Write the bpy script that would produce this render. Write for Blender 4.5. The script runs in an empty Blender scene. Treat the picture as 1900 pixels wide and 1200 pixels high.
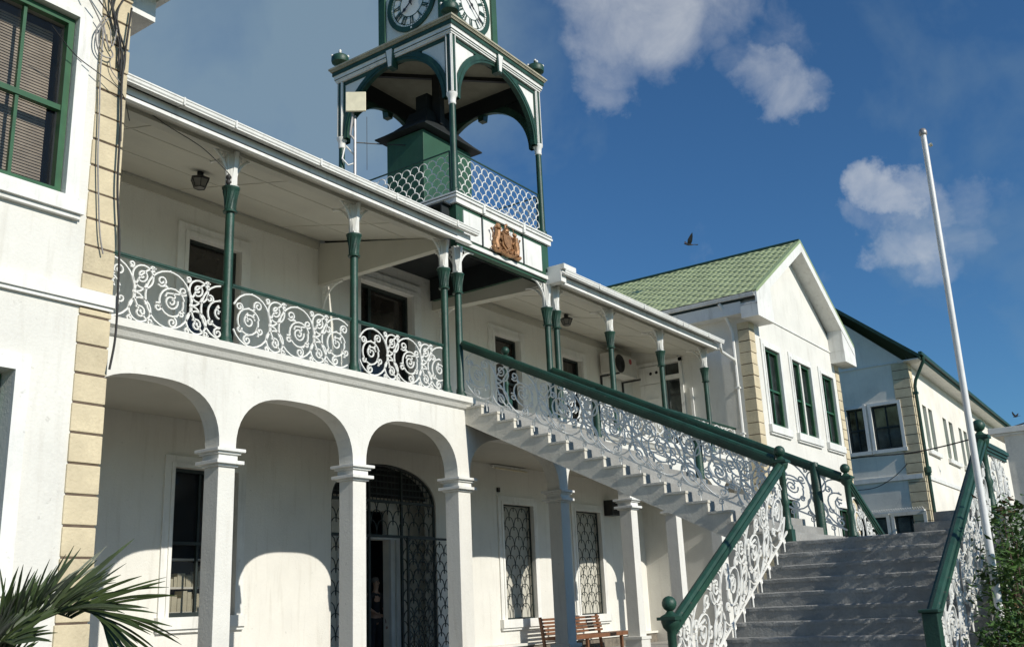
import bpy, math, random
from mathutils import Vector, Matrix
random.seed(7)
S = 1.2                                  # metres per layout unit; layout z=0 is eye level, ground is -1.2
def U(p): return Vector((p[0]*S, p[1]*S, (p[2]+1.2)*S))
col = bpy.context.scene.collection
scene = bpy.context.scene

# ---------------------------------------------------------------- camera
cam = bpy.data.cameras.new('camera'); camo = bpy.data.objects.new('camera', cam); col.objects.link(camo)
yaw, pitch, roll, F = 0.96229577, 0.27668276, -0.04498556, 1848.78
cy_, sy_, cp_, sp_ = math.cos(yaw), math.sin(yaw), math.cos(pitch), math.sin(pitch)
fw = Vector((sy_*cp_, cy_*cp_, sp_)); rt = Vector((cy_, -sy_, 0)); up = rt.cross(fw)
r2 = rt*math.cos(roll)+up*math.sin(roll); u2 = -rt*math.sin(roll)+up*math.cos(roll)
m = Matrix((r2, u2, -fw)).transposed().to_4x4(); m.translation = U((0, 0, 0)); camo.matrix_world = m
cam.sensor_width = 36; cam.lens = 36*F/1900; cam.clip_end = 2000; cam.clip_start = 0.05
scene.camera = camo

# ---------------------------------------------------------------- sky and sun
trav = Vector((0.085, 1.0, -0.565)).normalized()
sun = bpy.data.lights.new('sun', 'SUN'); suno = bpy.data.objects.new('sun', sun); col.objects.link(suno)
sun.energy = 4.3; sun.angle = math.radians(0.5); sun.color = (1.0, 0.955, 0.865)
suno.rotation_euler = trav.to_track_quat('-Z', 'Y').to_euler()
W = bpy.data.worlds.new('World'); scene.world = W; W.use_nodes = True
nt = W.node_tree; nt.nodes.clear()
def N(t, **k):
    n = nt.nodes.new(t)
    for a, b in k.items(): setattr(n, a, b)
    return n
def mth(op, a, b=None, c=None, clamp=False):
    n = N('ShaderNodeMath', operation=op, use_clamp=clamp)
    for i, v in enumerate((a, b, c)):
        if v is None: continue
        if isinstance(v, (int, float)): n.inputs[i].default_value = v
        else: nt.links.new(v, n.inputs[i])
    return n.outputs[0]
sky = N('ShaderNodeTexSky', sky_type='NISHITA', sun_disc=False)
el = math.asin(-trav.z); sky.sun_elevation = el; sky.sun_rotation = math.atan2(-trav.x, -trav.y)
sky.altitude = 0; sky.air_density = 1.0; sky.dust_density = 0.3; sky.ozone_density = 2.5
tc = N('ShaderNodeTexCoord')
vn = N('ShaderNodeVectorMath', operation='NORMALIZE'); nt.links.new(tc.outputs['Generated'], vn.inputs[0])
def ray(x, y):                            # direction of a cloud in the sky, as measured
    return (r2*((x-950)/F) - u2*((y-600)/F) + fw).normalized()
wn = N('ShaderNodeTexNoise'); wn.inputs['Scale'].default_value = 9; wn.inputs['Detail'].default_value = 7; wn.inputs['Roughness'].default_value = .62; nt.links.new(vn.outputs[0], wn.inputs['Vector'])
ws = N('ShaderNodeVectorMath', operation='SUBTRACT'); nt.links.new(wn.outputs['Color'], ws.inputs[0]); ws.inputs[1].default_value = (.5, .5, .5)
wm = N('ShaderNodeVectorMath', operation='SCALE'); nt.links.new(ws.outputs[0], wm.inputs[0]); wm.inputs['Scale'].default_value = .11
wa = N('ShaderNodeVectorMath', operation='ADD'); nt.links.new(vn.outputs[0], wa.inputs[0]); nt.links.new(wm.outputs[0], wa.inputs[1])
vw = N('ShaderNodeVectorMath', operation='NORMALIZE'); nt.links.new(wa.outputs[0], vw.inputs[0])
# cloud bodies: (x, y, radius in degrees, weight)
clouds = [(1140,20,2.6,.9),(1220,35,2.8,.85),(1300,-5,2.8,.7),(1130,110,1.8,.7),(1115,170,1.2,.6),(1200,100,1.8,.5),(1370,110,1.2,.5),(1420,140,1.4,.7),(1450,180,1.3,.75),(1490,170,1.0,.55),(1400,30,2.2,.4),(1440,80,1.8,.35),
 (1625,352,.9,.9),(1660,368,1.0,.95),(1695,350,.8,.8),(1720,385,1.1,.7),(1620,402,.9,.6),(1670,400,1.0,.7),(1790,385,1.2,.5),(1850,375,.9,.35),
 (1650,455,.9,.7),(1690,450,1.1,.75),(1720,490,1.1,.6),(1770,445,1.1,.5),(1820,440,.9,.45),(1670,490,1.0,.45),(1220,375,.9,.3),(1290,470,.8,.35),(1550,540,1.1,.35),(1810,520,1.3,.3)]
broad = [(250,40,13,.95),(430,100,8,.85),(560,190,5.5,.65),(380,220,10,.85),(560,40,6.5,.7),(700,290,3.6,.6),(600,270,4,.5),(480,320,7,.6),(690,10,3.5,.35)]
def bodies(lst):
    acc = None
    for (x, y, rad, w) in lst:
        d = ray(x, y)
        dp = N('ShaderNodeVectorMath', operation='DOT_PRODUCT'); nt.links.new(vw.outputs[0], dp.inputs[0]); dp.inputs[1].default_value = d
        mr = N('ShaderNodeMapRange', interpolation_type='SMOOTHSTEP')
        nt.links.new(dp.outputs['Value'], mr.inputs[0])
        mr.inputs[1].default_value = math.cos(math.radians(rad*1.9)); mr.inputs[2].default_value = 1.0
        mr.inputs[3].default_value = 0; mr.inputs[4].default_value = w
        acc = mr.outputs[0] if acc is None else mth('MAXIMUM', acc, mr.outputs[0])
    return acc
def noise(scale, detail, rough, dist=0.0):
    n = N('ShaderNodeTexNoise'); n.inputs['Scale'].default_value = scale; n.inputs['Detail'].default_value = detail
    n.inputs['Roughness'].default_value = rough; n.inputs['Distortion'].default_value = dist
    nt.links.new(vn.outputs[0], n.inputs['Vector']); return n.outputs['Fac']
n1 = noise(14, 9, .6, .4); n2 = noise(5, 6, .55, .3)
a = mth('ADD', bodies(clouds), mth('MULTIPLY', mth('SUBTRACT', n1, .5), .95))
a = mth('MULTIPLY', mth('SUBTRACT', a, .32), 1.25, clamp=True)
b = mth('ADD', bodies(broad), mth('MULTIPLY', mth('SUBTRACT', n2, .5), 1.7))
b = mth('MULTIPLY', mth('SUBTRACT', b, .12), 1.3, clamp=True)
skym = N('ShaderNodeMix', data_type='RGBA', blend_type='MULTIPLY'); skym.inputs[0].default_value = 1
nt.links.new(sky.outputs[0], skym.inputs[6]); skym.inputs[7].default_value = (.58, 1.03, 1.38, 1)
c1 = N('ShaderNodeMix', data_type='RGBA'); nt.links.new(mth('MULTIPLY', b, .80), c1.inputs[0])
nt.links.new(skym.outputs[2], c1.inputs[6]); c1.inputs[7].default_value = (3.3, 4.7, 5.8, 1)
c2 = N('ShaderNodeMix', data_type='RGBA'); nt.links.new(mth('MULTIPLY', mth('POWER', a, 1.4), .78), c2.inputs[0])
nt.links.new(c1.outputs[2], c2.inputs[6]); c2.inputs[7].default_value = (10.0, 10.3, 10.5, 1)
bg = N('ShaderNodeBackground'); bg.inputs[1].default_value = 0.066
nt.links.new(c2.outputs[2], bg.inputs[0])
wo = N('ShaderNodeOutputWorld'); nt.links.new(bg.outputs[0], wo.inputs[0])
scene.view_settings.view_transform = 'Standard'; scene.view_settings.look = 'None'
scene.view_settings.exposure = 0.07; scene.view_settings.gamma = 1

# ---------------------------------------------------------------- materials
def mat(name, c, rough=.6, vary=.12, scale=3.0, bump=0.0, bscale=30, streak=0.0, streak_c=None, metal=0.0, fine=0.0, spec=.5, alpha=None, sheen=None, speck=0):
    M = bpy.data.materials.new(name); M.use_nodes = True; t = M.node_tree; B = t.nodes['Principled BSDF']
    B.inputs['Roughness'].default_value = rough; B.inputs['Metallic'].default_value = metal
    B.inputs['Specular IOR Level'].default_value = spec
    co = t.nodes.new('ShaderNodeTexCoord'); cur = None
    rgb = t.nodes.new('ShaderNodeRGB'); rgb.outputs[0].default_value = (*c, 1); cur = rgb.outputs[0]
    def mix(fac, colr, curr):
        mx = t.nodes.new('ShaderNodeMix'); mx.data_type = 'RGBA'; t.links.new(fac, mx.inputs[0]); t.links.new(curr, mx.inputs[6]); mx.inputs[7].default_value = (*colr, 1); return mx.outputs[2]
    def nz(sc, det, lo, hi, top, vec=(1, 1, 1)):
        mp = t.nodes.new('ShaderNodeMapping'); mp.inputs['Scale'].default_value = vec; t.links.new(co.outputs['Object'], mp.inputs[0])
        n = t.nodes.new('ShaderNodeTexNoise'); n.inputs['Scale'].default_value = sc; n.inputs['Detail'].default_value = det; n.inputs['Roughness'].default_value = .6
        t.links.new(mp.outputs[0], n.inputs['Vector'])
        r = t.nodes.new('ShaderNodeMapRange'); t.links.new(n.outputs['Fac'], r.inputs[0]); r.inputs[1].default_value = lo; r.inputs[2].default_value = hi; r.inputs[3].default_value = 0; r.inputs[4].default_value = top
        return r.outputs[0], n.outputs['Fac']
    if vary: f, _ = nz(scale, 6, .38, .7, 1); cur = mix(f, tuple(x*(1-vary*1.4) for x in c), cur)
    if fine: f, _ = nz(scale*18, 4, .45, .72, 1); cur = mix(f, tuple(x*(1-fine) for x in c), cur)
    if streak:
        f, _ = nz(2.2, 7, .54, .78, streak, (3.2, 3.2, .35)); cur = mix(f, streak_c or (.30, .27, .22), cur)
    if speck:
        f, _ = nz(9, 8, .66, .72, speck); cur = mix(f, (.12, .10, .08), cur)
    t.links.new(cur, B.inputs['Base Color'])
    if bump:
        _, n = nz(bscale, 6, 0, 1, 1); bp = t.nodes.new('ShaderNodeBump'); bp.inputs['Strength'].default_value = bump; bp.inputs['Distance'].default_value = .02
        t.links.new(n, bp.inputs['Height']); t.links.new(bp.outputs[0], B.inputs['Normal'])
    return M
Mt = {
 'white': mat('white_wall_paint', (.73, .71, .648), .78, .10, .9, .35, 26, .36, (.40, .36, .29), fine=.06, speck=.25),
 'white2': mat('white_trim_paint', (.775, .765, .72), .6, .12, 2, .15, 40, .5, (.34, .31, .26), fine=.08, speck=.3),
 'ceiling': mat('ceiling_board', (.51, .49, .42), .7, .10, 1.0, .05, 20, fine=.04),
 'iron': mat('white_iron', (.80, .79, .74), .4, .12, 6, .15, 60, .2, (.36, .28, .2), spec=.5),
 'green': mat('green_gloss_paint', (.016, .066, .042), .48, .45, 3, .25, 40, .25, (.05, .10, .07), fine=.3, speck=.7),
 'green2': mat('green_wall_paint', (.020, .085, .046), .6, .3, 1.5, .15, 30, .3, (.06, .13, .09), fine=.15, speck=.5),
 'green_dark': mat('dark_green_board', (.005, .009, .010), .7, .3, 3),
 'sash': mat('sash_green_paint', (.030, .11, .045), .4, .25, 4, fine=.15),
 'quoin': mat('cream_quoin', (.66, .56, .375), .88, .26, 1.3, .6, 22, .35, (.45, .36, .24), fine=.12),
 'roof': mat('green_tile', (.47, .53, .30), .7, .2, 1.2, .15, 40, fine=.15, streak=.3, streak_c=(.20, .26, .14)),
 'rooftrim': mat('green_rake_trim', (.30, .38, .20), .6, .15, 2, fine=.1),
 'roofdark': mat('dark_green_ridge', (.015, .055, .036), .6, .3, 3),
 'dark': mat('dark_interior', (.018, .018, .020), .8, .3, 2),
 'glass': mat('window_glass', (.15, .17, .17), .10, .7, 1.1, spec=.8, metal=.75),  # strong tone noise in the colour imitates varied reflections
 'darkglass': mat('dark_glass', (.034, .029, .025), .12, .4, 1.5, spec=.6),
 'grey': mat('grey_step_paint', (.33, .325, .305), .85, .25, 1.6, .7, 30, .4, (.16, .16, .155), fine=.25, speck=.4),
 'stepwhite': mat('worn_white_step_edge', (.66, .62, .53), .8, .18, 3, .4, 30, .5, (.28, .26, .23), fine=.15),
 'concrete': mat('concrete', (.36, .34, .31), .9, .2, 1.2, .4, 24, .3, (.2, .19, .17), fine=.15),
 'stone': mat('rough_stone', (.22, .19, .15), .95, .45, 5, 1.0, 9, fine=.3),
 'wood': mat('bench_wood', (.22, .095, .045), .5, .3, 6, .2, 40, fine=.25),
 'grille': mat('dark_iron', (.018, .028, .026), .5, .3, 8),
 'gold': mat('bronze_gilt', (.42, .22, .10), .48, .45, 9, .5, 40, metal=.35),
 'metal': mat('galvanised_pipe', (.40, .38, .36), .45, .25, 5, metal=.4, streak=.5, streak_c=(.25, .13, .07)),
 'pole': mat('pole_paint', (.78, .77, .74), .4, .12, 3, .1, 40, .25, (.35, .25, .15)),
 'cable': mat('black_cable', (.03, .028, .026), .6, .3, 6),
 'cable2': mat('grey_cable', (.32, .30, .28), .6, .3, 6),
 'lampblack': mat('lamp_black', (.02, .02, .02), .5, .2, 6),
 'lampglass': mat('lamp_glass', (.20, .19, .17), .25, .2, 6),
 'ac': mat('ac_case', (.55, .53, .48), .5, .15, 3, fine=.08),
 'red': mat('red_badge', (.35, .03, .04), .4, .2, 6),
 'leaf': mat('bush_leaf', (.075, .15, .028), .5, .5, 2.5, fine=.3),
 'leaf2': mat('bush_leaf_brown', (.14, .075, .02), .6, .5, 3, fine=.3),
 'palm': mat('palm_leaf', (.055, .085, .022), .45, .5, 3, fine=.35),
 'bark': mat('bark', (.14, .10, .07), .9, .3, 5, .6, 20),
 'skin': mat('skin', (.42, .24, .16), .5, .15, 8),
 'cloth': mat('dark_cloth', (.02, .02, .024), .9, .3, 6),
 'hair': mat('grey_hair', (.16, .14, .12), .9, .3, 8),
 'pave': mat('paving', (.15, .138, .115), .9, .2, .6, .3, 20, fine=.15),
 'grass': mat('lawn', (.06, .10, .03), .9, .4, 2, .6, 30),
 'pink': mat('faded_pink_plaster', (.58, .42, .36), .9, .25, 2, .3, 20, .3),
 'farwhite': mat('far_wall_paint', (.84, .79, .69), .8, .16, .8, .2, 20, .25, (.42, .40, .37), fine=.06),
 'blind': mat('window_blind', (.56, .47, .37), .7, .2, 4),
 'panel': mat('antenna_panel', (.72, .66, .48), .5, .12, 5),
 'feather': mat('dark_feather', (.04, .04, .05), .8, .3, 20),
 'dial': mat('dial_white', (.78, .78, .74), .4, .1, 3, fine=.05),
 'captrim': mat('weathered_cream_cap', (.42, .39, .29), .8, .25, 3, .2, 30, .6, (.16, .13, .10), fine=.2, speck=.6),
 'oldceil': mat('weathered_board', (.31, .29, .21), .9, .25, 2, fine=.15),
 'interior': mat('lobby_wall', (.86, .82, .72), .9, .15, 2),
}
def add_panes():                          # clear pane: mostly see-through, glossy
    M = bpy.data.materials.new('clear_pane'); M.use_nodes = True; t = M.node_tree; B = t.nodes['Principled BSDF']
    B.inputs['Base Color'].default_value = (.02, .025, .03, 1); B.inputs['Roughness'].default_value = .04
    no = t.nodes.new('ShaderNodeTexNoise'); no.inputs['Scale'].default_value = 2
    r = t.nodes.new('ShaderNodeMapRange'); r.inputs[3].default_value = .10; r.inputs[4].default_value = .32; t.links.new(no.outputs[0], r.inputs[0])
    t.links.new(r.outputs[0], B.inputs['Alpha']); return M
Mt['clear'] = add_panes()

# ---------------------------------------------------------------- mesh builder
class MB:
    def __init__(s): s.v = []; s.f = []
    def poly(s, pts): i = len(s.v); s.v += [tuple(p) for p in pts]; s.f.append(tuple(range(i, i+len(pts)))); return s
    def box(s, x0, x1, y0, y1, z0, z1):
        i = len(s.v); s.v += [(x0,y0,z0),(x1,y0,z0),(x1,y1,z0),(x0,y1,z0),(x0,y0,z1),(x1,y0,z1),(x1,y1,z1),(x0,y1,z1)]
        s.f += [tuple(i+k for k in q) for q in ((0,3,2,1),(4,5,6,7),(0,1,5,4),(1,2,6,5),(2,3,7,6),(3,0,4,7))]; return s
    def prism(s, pts, a, b):              # pts: list of 3D points, extruded by vector b-a offset
        d = Vector(b)-Vector(a); n = len(pts); i = len(s.v)
        s.v += [tuple(p) for p in pts]+[tuple(Vector(p)+d) for p in pts]
        s.f.append(tuple(range(i, i+n))); s.f.append(tuple(range(i+2*n-1, i+n-1, -1)))
        for k in range(n): s.f.append((i+k, i+(k+1)%n, i+n+(k+1)%n, i+n+k)[::-1])
        return s
    def obox(s, a, b, w, h, upv=(0, 0, 1)):   # beam from a to b with section w x h
        a, b = Vector(a), Vector(b); d = (b-a).normalized(); u = Vector(upv)
        sd = d.cross(u)
        if sd.length < 1e-5: sd = d.cross(Vector((0, 1, 0)))
        sd.normalize(); u = sd.cross(d); i = len(s.v)
        for p in (a, b):
            for q, r in ((-1,-1),(1,-1),(1,1),(-1,1)): s.v.append(tuple(p+sd*(q*w/2)+u*(r*h/2)))
        s.f += [tuple(i+k for k in q) for q in ((0,1,2,3),(7,6,5,4),(0,4,5,1),(1,5,6,2),(2,6,7,3),(3,7,4,0))]; return s
    def tube(s, pts, r, n=6, closed=False, taper=None):
        P = [Vector(p) for p in pts]; m = len(P)
        if m < 2: return s
        prev = None; base = len(s.v); rings = []
        for k in range(m):
            if closed: t = P[(k+1) % m]-P[k-1]
            else: t = P[min(k+1, m-1)]-P[max(k-1, 0)]
            if t.length < 1e-9: t = Vector((0, 0, 1))
            t.normalize()
            if prev is None:
                u = Vector((0, 1, 0)) if abs(t.y) < .9 else Vector((1, 0, 0))
            else: u = prev
            u = (u-t*u.dot(t))
            if u.length < 1e-6: u = t.orthogonal()
            u.normalize(); prev = u; w = t.cross(u)
            rr = r if taper is None else r*(1+(taper-1)*k/(m-1))
            for j in range(n):
                an = 2*math.pi*j/n; s.v.append(tuple(P[k]+u*(rr*math.cos(an))+w*(rr*math.sin(an))))
        for k in range(m if closed else m-1):
            for j in range(n):
                a = base+k*n+j; b = base+k*n+(j+1) % n; c = base+((k+1) % m)*n+(j+1) % n; d = base+((k+1) % m)*n+j
                s.f.append((a, b, c, d))
        if not closed:
            s.f.append(tuple(base+j for j in range(n))[::-1]); s.f.append(tuple(base+(m-1)*n+j for j in range(n)))
        return s
    def lathe(s, x, y, prof, n=16):       # prof: (r, z)
        i = len(s.v)
        for (r, z) in prof:
            for j in range(n): an = 2*math.pi*j/n; s.v.append((x+r*math.cos(an), y+r*math.sin(an), z))
        for k in range(len(prof)-1):
            for j in range(n): s.f.append((i+k*n+j, i+k*n+(j+1) % n, i+(k+1)*n+(j+1) % n, i+(k+1)*n+j))
        s.f.append(tuple(i+j for j in range(n))[::-1]); e = i+(len(prof)-1)*n; s.f.append(tuple(e+j for j in range(n)))
        return s
    def ball(s, x, y, z, r, n=12, sx=1, sy=1, sz=1):
        i = len(s.v); h = n//2
        for k in range(h+1):
            ph = math.pi*k/h
            for j in range(n):
                an = 2*math.pi*j/n; q = max(math.sin(ph), 1e-3)
                s.v.append((x+sx*r*q*math.cos(an), y+sy*r*q*math.sin(an), z-sz*r*math.cos(ph)))
        for k in range(h):
            for j in range(n): s.f.append((i+k*n+j, i+k*n+(j+1) % n, i+(k+1)*n+(j+1) % n, i+(k+1)*n+j))
        return s
    def build(s, name, m, parent=None, loc=(0, 0, 0), smooth=False, bevel=0):
        o_loc = U(loc)
        if parent is not None:
            r = parent
            while r.parent: r = r.parent
            o_loc = Vector(r.location)
        me = bpy.data.meshes.new(name); me.from_pydata([U(v)-o_loc for v in s.v], [], s.f); me.materials.append(Mt[m]); me.update()
        if smooth:
            me.shade_smooth()
            try: me.set_sharp_from_angle(angle=math.radians(42))
            except Exception: pass
        o = bpy.data.objects.new(name, me); col.objects.link(o)
        if parent is None: o.location = o_loc
        else: o.parent = parent
        if bevel:
            b = o.modifiers.new('bevel', 'BEVEL'); b.width = bevel; b.segments = 2; b.limit_method = 'ANGLE'
        return o
def tag(o, label=None, cat=None, group=None, kind=None):
    if label: o['label'] = label
    if cat: o['category'] = cat
    if group: o['group'] = group
    if kind: o['kind'] = kind
    return o
def thing(name, loc, label, cat, group=None):
    o = bpy.data.objects.new(name, None); o.location = U(loc); o.empty_display_size = .2; col.objects.link(o); return tag(o, label, cat, group)
def holes_wall(mb, a0, a1, z0, z1, holes, t0, t1, axis='x'):
    """wall in plane axis (x: along X, thickness t0..t1 in Y; y: along Y, thickness in X) with rectangular holes (a0,a1,z0,z1)"""
    A = sorted({a0, a1, *[h[0] for h in holes], *[h[1] for h in holes]}); Z = sorted({z0, z1, *[h[2] for h in holes], *[h[3] for h in holes]})
    P = (lambda a, t, z: (a, t, z)) if axis == 'x' else (lambda a, t, z: (t, a, z))
    for i in range(len(A)-1):
        for j in range(len(Z)-1):
            ca, cz = (A[i]+A[i+1])/2, (Z[j]+Z[j+1])/2
            if any(h[0] < ca < h[1] and h[2] < cz < h[3] for h in holes): continue
            for t in (t0, t1): mb.poly([P(A[i], t, Z[j]), P(A[i+1], t, Z[j]), P(A[i+1], t, Z[j+1]), P(A[i], t, Z[j+1])])
    for h in list(holes)+[(a0, a1, z0, z1)]:
        mb.poly([P(h[0], t0, h[2]), P(h[0], t1, h[2]), P(h[0], t1, h[3]), P(h[0], t0, h[3])])
        mb.poly([P(h[1], t0, h[2]), P(h[1], t1, h[2]), P(h[1], t1, h[3]), P(h[1], t0, h[3])])
        mb.poly([P(h[0], t0, h[2]), P(h[1], t0, h[2]), P(h[1], t1, h[2]), P(h[0], t1, h[2])])
        mb.poly([P(h[0], t0, h[3]), P(h[1], t0, h[3]), P(h[1], t1, h[3]), P(h[0], t1, h[3])])
    return mb
def surround(mb, x0, x1, z0, z1, y, w=.22, d=.035, sill=True, sw=.17):
    """moulded surround standing proud of a wall face at y (towards -y), two steps"""
    mb.box(x0-w, x0, y-d, y, z0, z1); mb.box(x1, x1+w, y-d, y, z0, z1); mb.box(x0-w, x1+w, y-d, y, z1, z1+w)
    mb.box(x0-w*.35, x0, y-d-.02, y-d, z0, z1); mb.box(x1, x1+w*.35, y-d-.02, y-d, z0, z1); mb.box(x0-w*.35, x1+w*.35, y-d-.02, y-d, z1, z1+w*.35)
    if sill:
        mb.box(x0-w-.04, x1+w+.04, y-.10, y, z0-sw, z0); mb.box(x0-w-.02, x1+w+.02, y-.06, y, z0-sw-.05, z0-sw)
def sash_window(parent, x0, x1, z0, z1, y, glass='glass', frame='sash', muntins=1, mid=None, thick=.06):
    zm = mid if mid else (z0+z1)/2; b = MB(); w = thick
    b.box(x0, x0+w, y, y+.08, z0, z1).box(x1-w, x1, y, y+.08, z0, z1).box(x0+w, x1-w, y, y+.08, z1-w, z1).box(x0+w, x1-w, y, y+.08, z0, z0+w*1.3)
    b.box(x0+w, x1-w, y+.02, y+.09, zm-w*.45, zm+w*.45)
    for k in range(muntins):
        xm = x0+(x1-x0)*(k+1)/(muntins+1); b.box(xm-.018, xm+.018, y+.035, y+.08, z0+w*1.3, zm-w*.45).box(xm-.018, xm+.018, y+.035, y+.08, zm+w*.45, z1-w)
    f = b.build('window', frame, parent)
    MB().box(x0+w*.5, x1-w*.5, y+.082, y+.092, z0+w*.5, z1-w*.5).build('pane', glass, f)
    return f

# ---------------------------------------------------------------- ironwork patterns
def spiral(cx, cy, r0, r1, a0, turns, n=18, sy=1.0):
    return [(cx+(r0+(r1-r0)*k/n)*math.cos(a0+2*math.pi*turns*k/n), cy+sy*(r0+(r1-r0)*k/n)*math.sin(a0+2*math.pi*turns*k/n)) for k in range(n+1)]
def arc(cx, cy, r, a0, a1, n=16, sy=1.0):
    return [(cx+r*math.cos(a0+(a1-a0)*k/n), cy+sy*r*math.sin(a0+(a1-a0)*k/n)) for k in range(n+1)]
PI = math.pi
def scroll_unit(fl=1):
    L = []
    L.append((arc(0, 0, .325, 0, 2*PI, 26, 1.10), 1))                       # great ring
    L.append((spiral(-.045*fl, -.03, .185, .165, .3, 1.0, 18), 1))              # inner ring, broken at the top right
    L.append((spiral(-.035*fl, -.02, .10, .02, .3, 1.5*fl, 20), 1)); L.append(([(-.045*fl+.165*math.cos(.9), -.03+.165*math.sin(.9)), (.03*fl, .08), (.05*fl, .03)], 1))
    L.append(([(-.05*fl, .0), (-.09*fl, .05), (-.06*fl, .09)], 1))
    L.append((spiral(.11*fl, .215, .075, .018, 3.9, -1.4*fl, 14), 1))
    L.append(([(.02*fl, .145), (.05*fl, .16), (.056*fl, .19)], 1))
    L.append((spiral(-.2*fl, .15, .06, .015, -.6, 1.3*fl, 12), 1))
    L.append((spiral(.15*fl, -.12, .06, .012, 2.2, 1.3*fl, 12), 1))
    L.append((spiral(-.06*fl, -.275, .07, .015, 1.2, 1.4*fl, 14), 1))
    L.append((spiral(-.19*fl, -.15, .045, .012, .6, -1.2*fl, 10), 1))
    x = .42
    L.append((spiral(x+.01, .205, .145, .140, 4.0, 1.0, 18), 1)); L.append((spiral(x, .22, .085, .02, 4.0, 1.3, 14), 1))
    L.append((spiral(x-.01, -.205, .150, .145, 2.4, 1.0, 18), 1)); L.append((spiral(x-.01, -.235, .08, .02, 2.4, -1.3, 14), 1))
    for q in (1, -1):
        L.append(([(.325, 0), (.345, .11*q), (.40, .215*q), (.49, .30*q), (.60, .345*q)], 1)); L.append(([(.33, 0), (.40, .02*q), (.46, .07*q), (.485, .13*q)], 1))
    L.append((spiral(.27, .33, .042, .012, 4.2, 1.2, 9), 1)); L.append((spiral(.56, .335, .04, .012, 5.4, -1.2, 9), 1))
    L.append((spiral(.28, -.34, .042, .012, 1.2, 1.2, 9), 1)); L.append((spiral(.55, -.34, .04, .012, 1.9, -1.2, 9), 1))
    return L
def scroll_fill(mb, mapf, length, r=.0135, pitch=.80, h=.36, start=.33):
    """fill a band of the given length (u) with scrolls, v in -h..h, clipped at the ends"""
    def put(pl, ox, rr):
        seg = []
        for (a, b) in pl:
            u = ox+a
            if .02 <= u <= length-.02: seg.append(mapf(u, max(-h, min(h, b))))
            else:
                if len(seg) > 1: mb.tube(seg, rr, 5)
                seg = []
        if len(seg) > 1: mb.tube(seg, rr, 5)
    k = 0; x = start
    while x < length+.5:
        for pl, w in scroll_unit(1 if k % 2 == 0 else -1): put(pl, x, r*w)
        if x+.325 < length-.03:
            p = mapf(x+.325, 0); mb.ball(*p, .030, 6, sy=.7); p = mapf(x+.325, .045); mb.ball(*p, .018, 6); p = mapf(x+.325, -.045); mb.ball(*p, .018, 6)
        for (a, b) in ((0, .36), (0, -.36), (-.045, .155), (.12, -.19)):
            if .04 < x+a < length-.04: p = mapf(x+a, b); mb.ball(*p, .020, 6)
        x += pitch; k += 1
def scales(mb, mapf, w, h, px, pz, ah, r=.009, n=7, pointed=False, side=5):
    j = 0; z = 0.0
    while z < h-.01:
        off = 0 if j % 2 == 0 else px/2; x = -px+off
        while x < w:
            seg = []
            for k in range(n+1):
                t = k/n; a = PI*(1-t); xx = x+px/2+px/2*math.cos(a)
                zz = z+ah*(math.sin(a)**.8)
                if pointed: zz = z+ah*(1-abs(2*t-1)**2.3)
                if 0 <= xx <= w and zz <= h: seg.append(mapf(xx, zz))
                else:
                    if len(seg) > 1: mb.tube(seg, r, side)
                    seg = []
            if len(seg) > 1: mb.tube(seg, r, side)
            x += px
        z += pz; j += 1

# ================================================================ SETTING
gm = MB(); gm.poly([(-400,-400,-1.2),(600,-400,-1.2),(600,600,-1.2),(-400,600,-1.2)])
tag(gm.build('ground', 'grass'), kind='structure')
pv = MB(); pv.poly([(-3,-6,-1.196),(60,-6,-1.196),(60,9.6,-1.196),(-3,9.6,-1.196)]); tag(pv.build('paving', 'pave'), kind='structure')

# ================================================================ COURTHOUSE (central range)
YB = 12.93
ch = thing('courthouse', (15.1, 12.93, -1.2), 'long white two storey courthouse range with arcade below and verandah above', 'courthouse')
lowwin = [(9.40, 10.60, .07, 2.27), (17.84, 19.0, -.25, 2.18), (20.83, 21.98, -.25, 2.18)]
upwin = [(9.45, 10.52, 3.75, 6.03), (17.77, 18.79, 3.75, 6.03), (20.62, 21.6, 3.75, 6.03)]
door_up = (13.4, 14.97, 3.33, 6.26)
gx0, gx1, gs, ga = 12.71, 15.60, 1.95, 2.72
bw = MB()
holes_wall(bw, 3.0, 12.2, -1.2, 3.0, [lowwin[0]], YB, YB+.3)
holes_wall(bw, 16.1, 26.0, -1.2, 3.0, lowwin[1:], YB, YB+.3)
holes_wall(bw, 3.0, 26.0, 3.0, 7.2, upwin+[door_up], YB, YB+.3)
cxg = (gx0+gx1)/2; hw = (gx1-gx0)/2; NA = 24
apts = [(cxg-hw*math.cos(PI*k/NA), gs+(ga-gs)*math.sin(PI*k/NA)**.85) for k in range(NA+1)]
for y in (YB, YB+.3):
    bw.poly([(12.2,y,-1.2),(gx0,y,-1.2),(gx0,y,3.0),(12.2,y,3.0)]); bw.poly([(gx1,y,-1.2),(16.1,y,-1.2),(16.1,y,3.0),(gx1,y,3.0)])
    for k in range(NA): bw.poly([(apts[k][0],y,apts[k][1]),(apts[k+1][0],y,apts[k+1][1]),(apts[k+1][0],y,3.0),(apts[k][0],y,3.0)])
for k in range(NA): bw.poly([(apts[k][0],YB,apts[k][1]),(apts[k+1][0],YB,apts[k+1][1]),(apts[k+1][0],YB+.3,apts[k+1][1]),(apts[k][0],YB+.3,apts[k][1])])
for x in (gx0, gx1): bw.poly([(x,YB,-1.2),(x,YB+.3,-1.2),(x,YB+.3,gs),(x,YB,gs)])
bw.build('back_wall', 'white', ch)
def sur(par, *a_, **k_): fr = MB(); surround(fr, *a_, **k_); return fr.build('window_surround', 'white2', par)
for (a, b, c, d) in lowwin: sur(ch, a, b, c, d, YB, .17, .035)
for (a, b, c, d) in upwin: sur(ch, a, b, c, d, YB, .20, .04, sill=False)
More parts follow.
